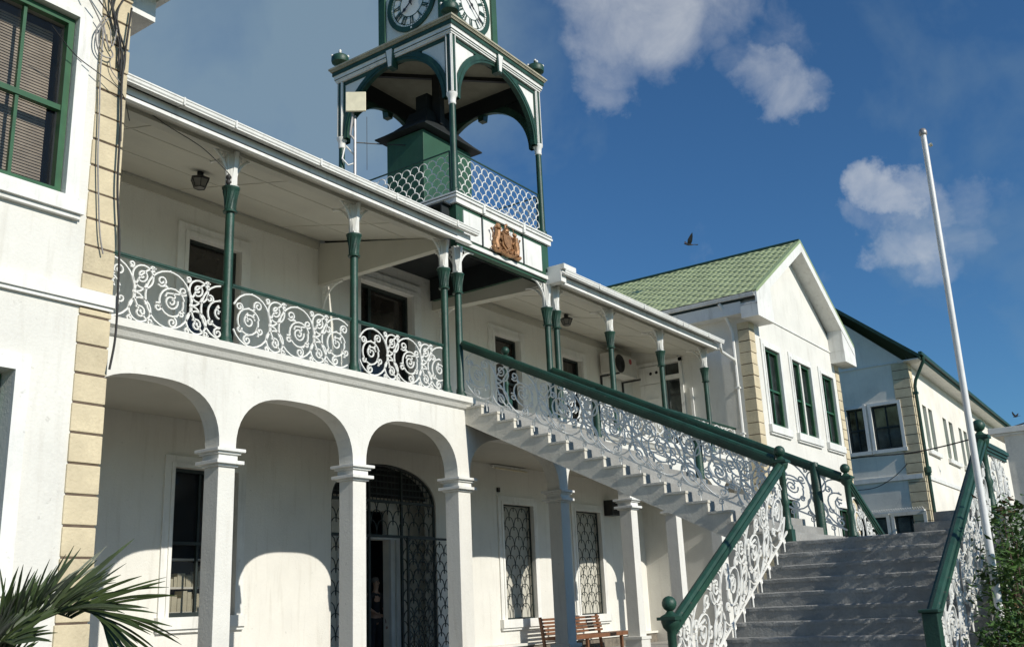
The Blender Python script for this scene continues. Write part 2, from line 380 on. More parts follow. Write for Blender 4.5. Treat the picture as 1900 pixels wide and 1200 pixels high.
sur(ch, *door_up, YB, .24, .05, sill=False).name = 'door_surround'
for i, (a, b, c, d) in enumerate(upwin):
    f = MB().box(a, a+.05, YB+.1, YB+.16, c, d).box(b-.05, b, YB+.1, YB+.16, c, d).box(a+.05, b-.05, YB+.1, YB+.16, d-.05, d).box(a+.05, b-.05, YB+.1, YB+.16, 4.95, 5.0).build('window', 'grille', ch)
    MB().box(a, b, YB+.17, YB+.18, c, d).build('pane', 'darkglass', f)
a, b, c, d = door_up
f = MB().box(a, a+.06, YB+.12, YB+.2, c, d).box(b-.06, b, YB+.12, YB+.2, c, d).box(a+.06, b-.06, YB+.12, YB+.2, d-.06, d).box(a+.42, a+.5, YB+.14, YB+.19, c, d-.06).box(a+.06, b-.06, YB+.13, YB+.19, 5.35, 5.42).build('door', 'grille', ch)
MB().box(a, b, YB+.21, YB+.22, c, d).build('pane', 'darkglass', f)
a, b, c, d = lowwin[0]
sash_window(ch, a, b, c, d, YB+.1, 'clear', 'grille', 1, 1.15, .05)
# things glimpsed behind that pane: a shelf of pale ledgers belongs to the room
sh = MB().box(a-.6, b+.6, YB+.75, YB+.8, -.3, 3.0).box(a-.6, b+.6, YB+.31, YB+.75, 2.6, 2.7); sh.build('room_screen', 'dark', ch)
sh = MB()
for zz in (.15, .52, .95): sh.box(a-.1, b+.1, YB+.5, YB+.74, zz-.03, zz)
sh.build('shelf', 'interior', ch)
bk = MB(); rr = random.Random(3); x = a
while x < b: w = rr.uniform(.04, .12); bk.box(x, x+w*.92, YB+.5, YB+.7, .15, .15+rr.uniform(.18, .33)); x += w
x = a
while x < b: w = rr.uniform(.05, .16); bk.box(x, x+w*.9, YB+.5, YB+.7, .52, .52+rr.uniform(.1, .34)); x += w
bk.build('ledgers', 'panel', ch)
for (a, b, c, d) in lowwin[1:]:
    g = MB(); mp = lambda u, v, a=a, c=c: (a+.02+u, YB+.06, c+.03+v)
    scales(g, mp, b-a-.04, d-c-.05, .335, .205, .29, .009, 12, True)
    g.obox((a+.015, YB+.06, c), (a+.015, YB+.06, d), .03, .03, (0, 1, 0)).obox((b-.015, YB+.06, c), (b-.015, YB+.06, d), .03, .03, (0, 1, 0))
    g.obox((a, YB+.06, d-.015), (b, YB+.06, d-.015), .03, .03).obox((a, YB+.06, c+.015), (b, YB+.06, c+.015), .03, .03)
    gg = g.build('window_grille', 'grille', ch, smooth=True)
    MB().box(a, b, YB+.14, YB+.17, c, d).build('shutter', 'ceiling', gg)
# plinth, floors, arcade ceiling, cornice seam
MB().box(3.0, gx0-.1, YB-.16, YB-.003, -1.2, -.80).box(gx1+.1, 26, YB-.16, YB-.003, -1.2, -.80).build('plinth', 'stone', ch)
MB().box(3.0, gx0-.1, YB-.20, YB-.003, -.80, -.75).box(gx1+.1, 26, YB-.20, YB-.003, -.80, -.75).build('plinth_ledge', 'white', ch)
MB().box(3.0, 26, 9.7, YB, -1.19, -1.02).build('arcade_floor', 'concrete', ch)
MB().box(3.0, 26, 10.16, YB-.005, 3.02, 3.08).build('arcade_ceiling', 'ceiling', ch)
# lobby behind the arched gate
lb = MB(); lb.box(11.9, 12.0, YB+.3, 15.0, -1.2, 3.2).box(16.6, 16.7, YB+.3, 15.0, -1.2, 3.2).box(12, 16.6, YB+.3, 15.0, 3.0, 3.1).box(12, 16.6, YB+.3, 15, -.94, -.84)
holes_wall(lb, 12, 16.6, -.84, 3.0, [(13.6, 14.93, -.84, 1.37), (13.6, 14.93, 1.46, 1.93)], 13.6, 13.75)
lb.build('lobby', 'interior', ch)
MB().box(13.50, 13.60, 13.54, 13.598, -.84, 1.37).box(14.93, 15.03, 13.54, 13.598, -.84, 1.37).box(13.50, 15.22, 13.54, 13.598, 1.372, 1.458).box(15.12, 15.22, 13.56, 13.598, -.84, 1.37).build('lobby_door_frame', 'white2', ch)
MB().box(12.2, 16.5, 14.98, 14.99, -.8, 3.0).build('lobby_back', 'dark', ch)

# arched wrought grille with an open leaf
gt = thing('arched_gate', (cxg, YB, -1.05), 'dark iron scale pattern gate filling the arched entrance under the verandah', 'gate')
g = MB(); yg = YB+.05
g.tube([(x, yg, z) for x, z in [(gx0+.02, -1.0)]+[(cxg+(x-cxg)*.985, z-.02) for x, z in apts]+[(gx1-.02, -1.0)]], .028, 6)
for x in (13.72, 14.62): g.obox((x, yg, -1.0), (x, yg, gs+(ga-gs)*math.sqrt(max(0, 1-((x-cxg)/hw)**2))), .045, .045, (0, 1, 0))
g.obox((gx0, yg, 1.38), (gx1, yg, 1.38), .04, .05).obox((gx0, yg, 2.02), (gx1, yg, 2.02), .04, .05)
g.build('frame', 'grille', gt, smooth=True)
g = MB(); scales(g, lambda u, v: (gx0+.02+u, yg, 1.4+v), gx1-gx0-.04, .62, .30, .19, .27, .010, 10, True)
scales(g, lambda u, v: (gx0+.02+u, yg, -1.0+v), 1.0, 2.35, .30, .19, .27, .010, 8, True)
scales(g, lambda u, v: (14.64+u, yg, -1.0+v), .94, 2.35, .30, .19, .27, .010, 8, True)
g.build('scale_grille', 'grille', gt, smooth=True)
g = MB()
for k in range(1, 28):
    x = gx0+(gx1-gx0)*k/28; g.obox((x, yg+.02, 2.04), (x, yg+.02, gs+(ga-gs)*math.sqrt(max(0, 1-((x-cxg)/hw)**2))), .012, .012, (0, 1, 0))
for z in (2.16, 2.28, 2.40, 2.52, 2.62):
    q = math.sqrt(max(0, 1-((z-gs)/(ga-gs))**2))*hw; g.obox((cxg-q, yg+.02, z), (cxg+q, yg+.02, z), .012, .02)
g.build('fanlight_bars', 'grille', gt)
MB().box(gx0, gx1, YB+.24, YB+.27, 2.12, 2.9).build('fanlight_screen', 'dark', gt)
lf = MB(); yl = YB-.28
lf.obox((14.42, yl, -1.0), (14.42, yl, 1.34), .04, .04, (0, 1, 0)).obox((15.62, yl, -1.0), (15.62, yl, 1.34), .04, .04, (0, 1, 0)).obox((14.42, yl, 1.33), (15.62, yl, 1.33), .04, .04).obox((14.42, yl, -.98), (15.62, yl, -.98), .04, .04)
o = lf.build('gate_leaf', 'grille', gt)
lf = MB(); scales(lf, lambda u, v: (14.44+u, yl, -.97+v), 1.16, 2.29, .26, .165, .235, .010, 8, True); lf.build('leaf_grille', 'grille', o, smooth=True)

# arcade front wall and piers
AY0, AY1 = 9.88, 10.15
piers = [(5.66, 5.92), (7.82, 8.07), (10.13, 10.39), (12.49, 12.80), (15.47, 15.75), (18.10, 18.36), (20.12, 20.38), (22.44, 22.70), (24.24, 24.5)]
aw = MB(); SP, AP, TOP = 2.02, 2.76, 3.18
for i in range(len(piers)-1):
    x0, x1 = piers[i][1], piers[i+1][0]; c = (x0+x1)/2; h = (x1-x0)/2; NN = 26; pts = []
    for k in range(NN+1):
        t = -1+2*k/NN; t = math.sin(t*PI/2)
        pts.append((c+h*t, SP+(AP-SP)*(1-abs(t)**2.9)**(1/2.35)))
    for y in (AY0, AY1):
        for k in range(NN): aw.poly([(pts[k][0],y,pts[k][1]),(pts[k+1][0],y,pts[k+1][1]),(pts[k+1][0],y,TOP),(pts[k][0],y,TOP)])
    for k in range(NN): aw.poly([(pts[k][0],AY0,pts[k][1]),(pts[k+1][0],AY0,pts[k+1][1]),(pts[k+1][0],AY1,pts[k+1][1]),(pts[k][0],AY1,pts[k][1])])
for (a, b) in piers:
    for y in (AY0, AY1): aw.poly([(a,y,SP),(b,y,SP),(b,y,TOP),(a,y,TOP)])
o = aw.build('arcade_wall', 'white', ch)
o.data.shade_smooth(); o.data.set_sharp_from_angle(angle=math.radians(40))
for i, (a, b) in enumerate(piers):
    p = MB()
    p.box(a, b, AY0, AY1, -1.19, 1.80)
    p.box(a-.05, b+.05, AY0-.05, AY1+.05, -1.18, -.72).box(a-.07, b+.07, AY0-.07, AY1+.07, -.72, -.66)
    pr = p.build('pier', 'white', ch, bevel=.008)
    q = MB()
    for (z0, z1, e) in ((1.80, 1.83, .03), (1.83, 1.875, .08), (1.875, 1.95, .02), (1.95, 1.98, .05), (1.98, 2.02, .09)): q.box(a-e, b+e, AY0-e, AY1+e, z0, z1)
    q.build('pier_capital', 'white2', pr, bevel=.006)
# balcony slab with cavetto edge
sl = MB()
def edge(x0, x1):
    pr = [(9.755, 3.33), (9.755, 3.235), (9.765, 3.23), (9.80, 3.205), (9.84, 3.15), (9.872, 3.13), (9.872, 3.33)]
    sl.prism([(x0, y, z) for y, z in pr], (x0, 0, 0), (x1, 0, 0))
edge(5.66, 12.86); edge(15.46, 24.3)
sl.box(5.66, 24.3, 9.875, YB-.004, 3.182, 3.328)
sl.build('balcony_slab', 'white', ch, bevel=.005)

# verandah columns
def lathe_col(x, y=10.0, z0=3.33, zc=5.52, r=.062):
    b = MB(); b.lathe(x, y, [(r+.034, z0), (r+.034, z0+.085), (r+.016, z0+.105), (r+.012, z0+.16), (r, z0+.20), (r*.94, zc-.36), (r+.03, zc-.355), (r+.034, zc-.335), (r+.008, zc-.32), (r+.012, zc-.2), (r+.03, zc-.09), (r+.042, zc-.04), (r+.056, zc-.02), (r+.056, zc), (r+.02, zc+.001)], 20)
    for k in range(14):
        a0_ = 2*PI*k/14; b.tube([(x+(r+.010+.034*t*t)*math.cos(a0_+t*.55), y+(r+.010+.034*t*t)*math.sin(a0_+t*.55), zc-.31+.26*t) for t in (0, .25, .5, .75, 1)], .006, 4)
    return b
def lace(b, x, y, z0, z1, sgn, reach, ax='x'):
    """openwork bracket: concave rib, top rib and small rings"""
    def P(u, z): return (x+sgn*u, y, z) if ax == 'x' else (x, y+sgn*u, z)
    n = 10; H = z1-z0
    cv = [(.05+reach*(1-math.cos(t*PI/2/n)), z0+H*math.sin(t*PI/2/n)) for t in range(n+1)]
    b.tube([P(u, z) for u, z in cv], .020, 5)
    b.tube([P(.05, z1-.012), P(.05+reach, z1-.012)], .014, 5); b.tube([P(.05, z0), P(.05, z1)], .014, 5)
    k = 0; u = .05+.05
    while u < reach:
        zb = z0+H*math.sin(math.acos(max(0, 1-(u-.05)/reach))); hh = z1-zb
        rr_ = min(.045, hh/2*.8)
        if rr_ > .012:
            zz = z1-.02-rr_
            while zz-rr_ > zb-.01:
                b.tube([P(u+rr_*math.cos(q*PI/3), zz+rr_*math.sin(q*PI/3)) for q in range(6)], .009, 4, True); zz -= rr_*2.1
        u += max(.035, rr_*2.1)
def bracket_cap(x, y=10.0, z0=5.52, z1=6.04, sides=('l', 'r'), reach=.40):
    b = MB()
    b.box(x-.055, x+.055, y-.055, y+.055, z0, z1)
    for dx, dy in ((-1, 0), (1, 0), (0, -1)): b.prism([(x+dx*.055+dy*.03, y+dy*.055+dx*.03, z0+.02), (x+dx*.115+dy*.03, y+dy*.115+dx*.03, z1-.02), (x+dx*.055+dy*.03, y+dy*.055+dx*.03, z1-.02)], (0, 0, 0), (-dy*.06, -dx*.06, 0))
    for k in (-1, 0, 1): b.box(x-.008+k*.034, x+.008+k*.034, y-.068, y-.054, z0+.04, z1-.05)
    for k in (-1, 0, 1): b.box(x-.068, x-.054, y-.008+k*.034, y+.008+k*.034, z0+.04, z1-.05)
    b.box(x-.07, x+.07, y-.07, y+.07, z0, z0+.03)
    if 'l' in sides: lace(b, x, y, z0+.03, z1, -1, reach)
    if 'r' in sides: lace(b, x, y, z0+.03, z1, 1, reach)
    if 'b' in sides: lace(b, x, y, z0+.03, z1, 1, reach, 'y')
    return b
cols = [(7.95, 'lrb'), (10.27, 'lrb'), (12.41, 'lb'), (15.86, 'rb'), (17.97, 'lrb'), (20.29, 'lrb'), (22.66, 'lb')]
for x, sd in cols:
    c = lathe_col(x).build('column', 'green', ch, smooth=True)
    bracket_cap(x, sides=tuple(sd)).build('bracket', 'white2', c)
    if x < 8: # small insulator on the first column
        MB().lathe(x-.085, 9.95, [(.02, 5.53), (.035, 5.55), (.035, 5.58), (.018, 5.60), (.035, 5.62), (.035, 5.65), (.015, 5.67)], 10).build('insulator', 'cable', c, smooth=True)
# ceiling boards and roof over the verandah
cz = lambda y: 5.97+.237*(y-9.7)
def ceil_poly(name, pts, m='ceiling', t=.05):
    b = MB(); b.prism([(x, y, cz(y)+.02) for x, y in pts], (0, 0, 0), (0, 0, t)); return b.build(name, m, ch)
ceil_poly('verandah_ceiling', [(5.75, 9.66), (12.38, 9.66), (12.38, YB-.004), (5.75, YB-.004)])
ceil_poly('verandah_ceiling', [(15.72, 9.66), (22.85, 9.66), (24.29, 10.8), (24.29, YB-.004), (15.72, YB-.004)])
bt = MB()
def batten(x0, y0, x1, y1): bt.obox((x0, y0, cz(y0)+.017), (x1, y1, cz(y1)+.017), .022, .012)
for y in (10.75, 11.85): batten(5.9, y, 12.38, y); batten(15.72, y, 24.2, y)
for x in (6.9, 9.2, 11.4, 16.9, 19.2, 21.5, 23.3): batten(x, 10.0, x, YB-.01)
bt.box(5.9, 12.3, YB-.03, YB-.002, 6.55, 6.70).box(15.9, 24.29, YB-.03, YB-.002, 6.55, 6.70)
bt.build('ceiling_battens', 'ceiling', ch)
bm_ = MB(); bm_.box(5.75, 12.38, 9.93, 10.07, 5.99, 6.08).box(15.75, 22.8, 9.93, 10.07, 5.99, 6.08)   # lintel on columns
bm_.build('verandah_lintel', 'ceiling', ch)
rf = MB()
rf.prism([(5.75, 9.56, 6.14), (5.75, YB, 6.95), (5.75, YB, 7.05), (5.75, 9.56, 6.18)], (5.75, 0, 0), (12.48, 0, 0))
rf.prism([(15.62, 9.56, 6.14), (15.62, YB, 6.95), (15.62, YB, 7.05), (15.72, 9.56, 6.18)], (15.72, 0, 0), (22.9, 0, 0))
rf.prism([(3.5, YB-.1, 7.0), (3.5, 21, 7.0), (3.5, 17, 8.6)], (3.5, 0, 0), (27, 0, 0))
rf.build('roof', 'concrete', ch)
fa = MB()
fa.box(5.75, 12.74, 9.66, 9.70, 5.95, 6.125).box(15.66, 22.85, 9.66, 9.70, 5.95, 6.125)
fa.box(5.75, 12.74, 9.63, 9.659, 5.95, 5.995).box(15.66, 22.85, 9.63, 9.659, 5.95, 5.995)
fa.build('fascia', 'white2', ch)
def gutter(b, x0, x1, y=9.55, z=6.20, ax='x'):
    prof = [(-.05, 0), (-.058, -.004), (-.058, -.022), (-.048, -.030), (-.044, -.060), (-.030, -.075), (-.030, -.092), (.05, -.092), (.05, 0), (.035, 0), (.035, -.08), (-.02, -.08), (-.036, -.05), (-.04, 0)]
    if ax == 'x': b.prism([(x0, y+p, z+q) for p, q in prof], (x0, 0, 0), (x1, 0, 0))
    else: b.prism([(y+p, x0, z+q) for p, q in prof], (0, x0, 0), (0, x1, 0))
g = MB(); gutter(g, 5.75, 12.80); gutter(g, 15.52, 22.92)
for x in (6.8, 7.6, 9.1, 10.7, 12.2, 16.8, 18.7, 20.6, 22.0): g.box(x-.012, x+.012, 9.486, 9.6, 6.10, 6.204)
g.build('gutter', 'white2', ch)
MB().box(15.50, 15.94, 9.52, 9.9, 6.22, 6.32).box(15.50, 15.68, 9.6, 9.95, 5.98, 6.22).build('roof_end_block', 'white2', ch)
# beams flanking the porch, with knee brackets at the wall
bb = MB(); bb2 = MB()
bb.box(12.34, 12.48, 10.07, YB-.004, 5.88, 6.06).prism([(12.34, 10.07, 6.06), (12.34, YB-.004, 6.06), (12.34, YB-.004, 6.70), (12.34, 10.07, 6.075)], (12.34, 0, 0), (12.48, 0, 0))
bb2.prism([(15.62, 10.07, 5.98), (15.62, YB-.004, 6.10), (15.62, YB-.004, 6.30), (15.62, 10.07, 6.30)], (15.62, 0, 0), (15.84, 0, 0))
bb.build('porch_beam', 'ceiling', ch); bb2.build('porch_beam', 'ceiling', ch)
for x in (12.41, 15.77): kb = MB(); lace(kb, x, YB-.01, 5.35, 5.86 if x < 13 else 6.1, -1, .5, 'y'); kb.build('knee_bracket', 'white2', ch)
MB().box(12.49, 15.69, 10.02, YB-.004, 6.76, 6.79).box(12.49, 12.70, 10.075, 10.10, 6.02, 6.76).build('porch_soffit_and_sun_stop', 'green_dark', ch)  # soffit, plus an upright plate added to stop sun leaking past the roof end

# lamps on the verandah ceiling
def wall_lamp(x, y, z, label):
    t = thing('ceiling_lantern', (x, y, z), label, 'lantern', 'black lanterns on the verandah ceiling')
    b = MB()
    for k in range(6):
        a0, a1 = 2*PI*k/6, 2*PI*(k+1)/6
        for (ra, za, rb, zb) in ((.165, z, .165, z-.025), (.12, z-.025, .075, z-.15)):
            pass
    hexa = lambda r, zz: [(x+r*math.cos(2*PI*k/6), y+r*math.sin(2*PI*k/6), zz) for k in range(6)]
    b.prism(hexa(.145, z-.028), (0, 0, 0), (0, 0, .028)); b.prism(hexa(.05, z), (0, 0, 0), (0, 0, max(.02, cz(y)+.02-z)))
    for k in range(6):
        an = 2*PI*k/6; b.tube([(x+.13*math.cos(an), y+.13*math.sin(an), z-.028), (x+.085*math.cos(an), y+.085*math.sin(an), z-.15)], .009, 4)
    b.tube(hexa(.085, z-.15), .010, 4, True); b.build('lantern_frame', 'lampblack', t)
    g = MB(); i = len(g.v); g.v += hexa(.125, z-.028)+hexa(.082, z-.15)
    for k in range(6): g.f.append((k, (k+1) % 6, 6+(k+1) % 6, 6+k))
    g.f.append(tuple(range(6, 12))); g.build('lantern_glass', 'lampglass', t)
wall_lamp(8.55, 11.47, 6.30, 'black hexagonal lantern on the ceiling left of the first green column')
wall_lamp(18.85, 11.6, 6.33, 'black hexagonal lantern on the ceiling right of the clock tower')
# switch fitting, tube light and speaker box under the arcade
t = thing('tube_light', (18.1, YB-.05, 2.97), 'thin dusty tube light high on the arcade wall above the left grilled window', 'light fitting')
MB().box(17.48, 18.78, YB-.09, YB-.003, 2.95, 3.0).build('batten', 'white2', t)
MB().tube([(17.52, YB-.10, 2.925), (18.74, YB-.10, 2.925)], .02, 8).build('tube', 'panel', t, smooth=True)
t = thing('speaker_box', (22.5, YB-.1, 2.1), 'dark speaker box high on the arcade wall beyond the right grilled window', 'speaker')
MB().box(22.26, 22.66, YB-.25, YB-.003, 2.12, 2.50).build('case', 'lampblack', t, bevel=.01)
MB().box(22.30, 22.62, YB-.256, YB-.251, 2.16, 2.46).build('speaker_cloth', 'dark', t)
tag(MB().box(17.68, 17.75, YB-.05, YB-.003, 2.42, 2.52).build('junction_box', 'lampblack', None, (17.7, YB, 2.42)), 'tiny dark junction box on the arcade wall between the pier and the tube light', 'junction box')
# air conditioner
t = thing('air_conditioner', (23.1, 12.6, 5.6), 'dusty air conditioner with a round fan and a red badge near the verandah corner', 'air conditioner')
MB().box(22.45, 23.75, 12.46, 12.85, 5.82, 6.38).build('case', 'ac', t, bevel=.02)
fm = MB(); fx, fz = 22.82, 6.10
for q in range(1, 7): fm.tube([(fx+.04*q*math.cos(k*PI/10), 12.445, fz+.04*q*math.sin(k*PI/10)) for k in range(20)], .006, 4, True)
fm.prism([(fx+.25*math.cos(k*PI/10), 12.458, fz+.25*math.sin(k*PI/10)) for k in range(20)], (0, 0, 0), (0, -.006, 0)); fm.build('fan_guard', 'lampblack', t)
MB().prism([(23.40+.075*math.cos(k*PI/8), 12.458, 6.24+.075*math.sin(k*PI/8)) for k in range(16)], (0, 0, 0), (0, -.006, 0)).build('badge', 'red', t)
MB().obox((22.55, 12.35, 5.78), (22.55, 12.92, 5.78), .05, .04).obox((23.7, 12.35, 5.78), (23.7, 12.92, 5.78), .05, .04).obox((22.55, 12.9, 5.76), (22.55, 12.9, 5.5), .05, .04, (0, 1, 0)).obox((23.7, 12.9, 5.76), (23.7, 12.9, 5.5), .05, .04, (0, 1, 0)).build('wall_bracket', 'lampblack', t)

# ================================================================ VERANDAH RAILINGS
def railing(x0, x1, label, y=10.0, zb=3.33):
    t = thing('verandah_railing', ((x0+x1)/2, y, zb), label, 'railing', 'scrollwork railings along the verandah')
    MB().box(x0, x1, y-.022, y+.022, zb+.835, zb+.862).box(x0, x1, y-.012, y+.012, zb+.815, zb+.835).build('handrail', 'green', t)
    b = MB(); b.box(x0, x1, y-.018, y+.018, zb+.040, zb+.068)
    x = x0+.12
    while x < x1:
        b.box(x-.012, x+.012, y-.012, y+.012, zb, zb+.045); b.ball(x+.05, y, zb+.03, .014, 6); b.ball(x-.05, y, zb+.03, .014, 6); x += .27
    b.build('bottom_rail', 'green', t)
    b = MB(); scroll_fill(b, lambda u, v: (x0+u, y, zb+.435+v), x1-x0); b.build('scrollwork', 'iron', t, smooth=True)
rails = [(5.95, 7.88, 'white scrollwork railing between the left wing and the first green column'), (8.02, 10.20, 'white scrollwork railing between the first and second green columns'),
 (10.34, 12.34, 'white scrollwork railing between the second column and the paired columns'), (15.93, 17.90, 'white scrollwork railing bay just right of the clock tower'),
 (18.04, 20.22, 'white scrollwork railing bay in front of the second right window'), (20.36, 22.59, 'white scrollwork railing bay in front of the air conditioner'), (22.73, 24.25, 'short white scrollwork railing ending at the right wing')]
for r in rails: railing(*r)

# ================================================================ CLOCK TOWER
TX0, TX1, TY0, TY1 = 12.78, 15.55, 10.0, 12.77
tw = thing('clock_tower', (14.165, 11.385, 3.33), 'green and white clock tower on slender green columns above the entrance stairs', 'clock tower')
for (x, y) in ((TX0, TY0), (TX1, TY0)):
    c = lathe_col(x, y).build('porch_column', 'green', tw, smooth=True)
    sd = ('r',) if x == TX0 else ('l',)
    bracket_cap(x, y, sides=sd+('b',), z1=6.02, reach=.42).build('bracket', 'white2', c)
# belt between porch and lantern stage
bl = MB(); e = .08
bl.box(TX0-e+.02, TX1+e-.02, TY0-e+.02, TY0+.08, 6.02, 6.96).box(TX0-e+.02, TX0+.06, TY0+.08, TY1+e, 6.28, 6.96).box(TX1-.06, TX1+e-.02, TY0+.08, TY1+e, 6.28, 6.96).box(TX0+.06, TX1-.06, TY0+.08, TY1+e, 6.89, 6.96); bl.build('belt', 'green2', tw)
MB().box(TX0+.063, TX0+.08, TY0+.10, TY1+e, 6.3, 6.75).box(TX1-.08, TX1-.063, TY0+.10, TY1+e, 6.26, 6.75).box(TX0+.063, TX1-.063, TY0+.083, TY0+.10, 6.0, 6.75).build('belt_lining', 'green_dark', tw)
bl = MB()
bl.box(TX0-e-.03, TX1+e+.03, TY0-e-.03, TY1+e+.03, 6.80, 6.90).box(TX0-e-.06, TX1+e+.06, TY0-e-.06, TY1+e+.06, 6.90, 6.94).box(TX0-e-.05, TX1+e+.05, TY0-e-.05, TY1+e+.05, 6.97, 7.0)
bl.box(TX0-e-.02, TX1+e+.02, TY0-e-.02, TY0-e+.019, 6.07, 6.14)
for x in (13.44, 14.70): bl.box(x-.03, x+.03, TY0-e-.075, TY0-e-.03, 6.80, 6.95)
bl.build('belt_mouldings', 'white2', tw)
MB().box(TX0-e-.04, TX1+e+.04, TY0-e-.04, TY1+e+.04, 6.94, 6.97).build('belt_green_line', 'green', tw)
for (a, b) in ((12.90, 13.41), (13.47, 14.69), (14.75, 15.34)): MB().box(a, b, TY0-e-.004, TY0-e+.03, 6.20, 6.72).build('belt_panel', 'white2', tw)
for (a, b) in ((13.435, 13.445), (14.715, 14.725)): MB().box(a, b, TY0-e+.0, TY0-e+.03, 6.18, 6.78).build('belt_divider', 'green_dark', tw)
# gilt arms
ar = thing('coat_of_arms', (14.08, 9.9, 6.2), 'gilded coat of arms relief with two supporters on the white tower panel', 'coat of arms')
ax, az, ay = 14.08, 6.44, 9.86
sh = MB()
prof = [(-.11, .13), (0, .16), (.11, .13), (.125, .02), (.09, -.10), (0, -.18), (-.09, -.10), (-.125, .02)]
sh.prism([(ax+p*1.45, ay+.05, az+q*1.1) for p, q in prof], (0, 0, 0), (0, -.07, 0)); sh.prism([(ax+p*1.0, ay-.021, az+q*.8) for p, q in prof], (0, 0, 0), (0, -.025, 0))
sh.build('shield', 'gold', ar, bevel=.006)
cr = MB()
cr.ball(ax, ay, az+.20, .07, 10, sz=.7); cr.box(ax-.07, ax+.07, ay-.04, ay+.03, az+.15, az+.18)
for k in (-2, -1, 0, 1, 2): cr.ball(ax+k*.032, ay-.03, az+.235+.01*(2-abs(k)), .016, 6)
cr.tube([(ax, ay, az+.25), (ax-.02, ay, az+.30), (ax+.03, ay, az+.33)], .018, 6); cr.ball(ax+.03, ay, az+.335, .028, 8)
cr.build('crown', 'gold', ar, smooth=True)
for sg in (-1, 1):
    s_ = MB()
    X = lambda u: ax+sg*u
    s_.tube([(X(.30), ay, az-.20), (X(.33), ay, az-.08), (X(.28), ay-.01, az+.03), (X(.27), ay-.02, az+.14)], .068, 8, taper=.8)     # trunk, rearing
    s_.ball(X(.26), ay-.02, az+.20+(.02 if sg < 0 else -.01), .058 if sg < 0 else .042, 8); s_.ball(X(.21), ay-.03, az+.19, .03, 8)
    if sg < 0:
        for k in range(7): s_.ball(X(.28)+.055*math.cos(k), ay-.01, az+.19+.055*math.sin(k), .022, 6)
        s_.ball(X(.26), ay, az+.27, .028, 6)
    else: s_.tube([(X(.25), ay, az+.22), (X(.22), ay-.01, az+.33)], .010, 5, taper=.3)
    s_.tube([(X(.27), ay-.01, az+.10), (X(.20), ay-.03, az+.13), (X(.14), ay-.04, az+.10)], .022, 6, taper=.6)
    s_.tube([(X(.28), ay-.01, az+.03), (X(.20), ay-.03, az+.02), (X(.15), ay-.04, az-.03)], .022, 6, taper=.6)
    s_.tube([(X(.31), ay, az-.14), (X(.24), ay-.02, az-.14), (X(.25), ay-.02, az-.22), (X(.19), ay-.02, az-.24)], .028, 6, taper=.6)
    s_.tube([(X(.34), ay, az-.14), (X(.37), ay-.01, az-.20), (X(.33), ay-.01, az-.25)], .028, 6, taper=.7)
    s_.tube([(X(.34), ay, az-.06), (X(.42), ay, az-.02), (X(.40), ay, az+.07), (X(.44), ay, az+.13)], .013, 5)
    s_.ball(X(.44), ay, az+.14, .025, 6)
    s_.build('supporter', 'gold', ar, smooth=True)
mt_ = MB(); rm = random.Random(4)
for k in range(60): an = rm.uniform(0, 2*PI); q = rm.uniform(.13, .27); mt_.ball(ax+q*math.cos(an)*1.05, ay+.03, az-.06+q*math.sin(an)*.78, rm.uniform(.022, .045), 6)
mt_.build('mantling', 'gold', ar, smooth=True)
rb = MB(); rb.tube([(ax-.44, ay, az-.20), (ax-.34, ay-.02, az-.27), (ax-.2, ay-.01, az-.24), (ax, ay-.03, az-.28), (ax+.2, ay-.01, az-.24), (ax+.34, ay-.02, az-.27), (ax+.44, ay, az-.20)], .032, 6)
for k in range(11): rb.ball(ax-.36+k*.072, ay-.03, az-.225+.02*math.sin(k*2.3), .026, 6)
rb.build('ribbon_base', 'gold', ar, smooth=True)
# upper columns
LZ0, LC, LT = 7.0, 8.75, 10.16
for (x, y) in ((TX0, TY0), (TX1, TY0), (TX0, TY1), (TX1, TY1)):
    c = MB(); c.lathe(x, y, [(.085, LZ0), (.085, LZ0+.09), (.062, LZ0+.11), (.058, LC)], 18); c = c.build('upper_column', 'green', tw, smooth=True)
    MB().lathe(x, y, [(.062, LC), (.072, LC+.02), (.066, LC+.05), (.075, LC+.14), (.10, LC+.18), (.105, LC+.22), (.07, LC+.225)], 18).build('white_capital', 'white2', c, smooth=True)
    MB().box(x-.06, x+.06, y-.06, y+.06, LC+.225, LT).build('corner_post', 'green', c)
    b = MB()
    for (dx, dy) in ((-.05, -.067), (.05, -.067), (-.067, -.05), (-.067, .05)): b.box(x+dx-.010, x+dx+.010, y+dy-.010, y+dy+.010, LC+.235, LT)
    b.build('white_beading', 'white2', c)
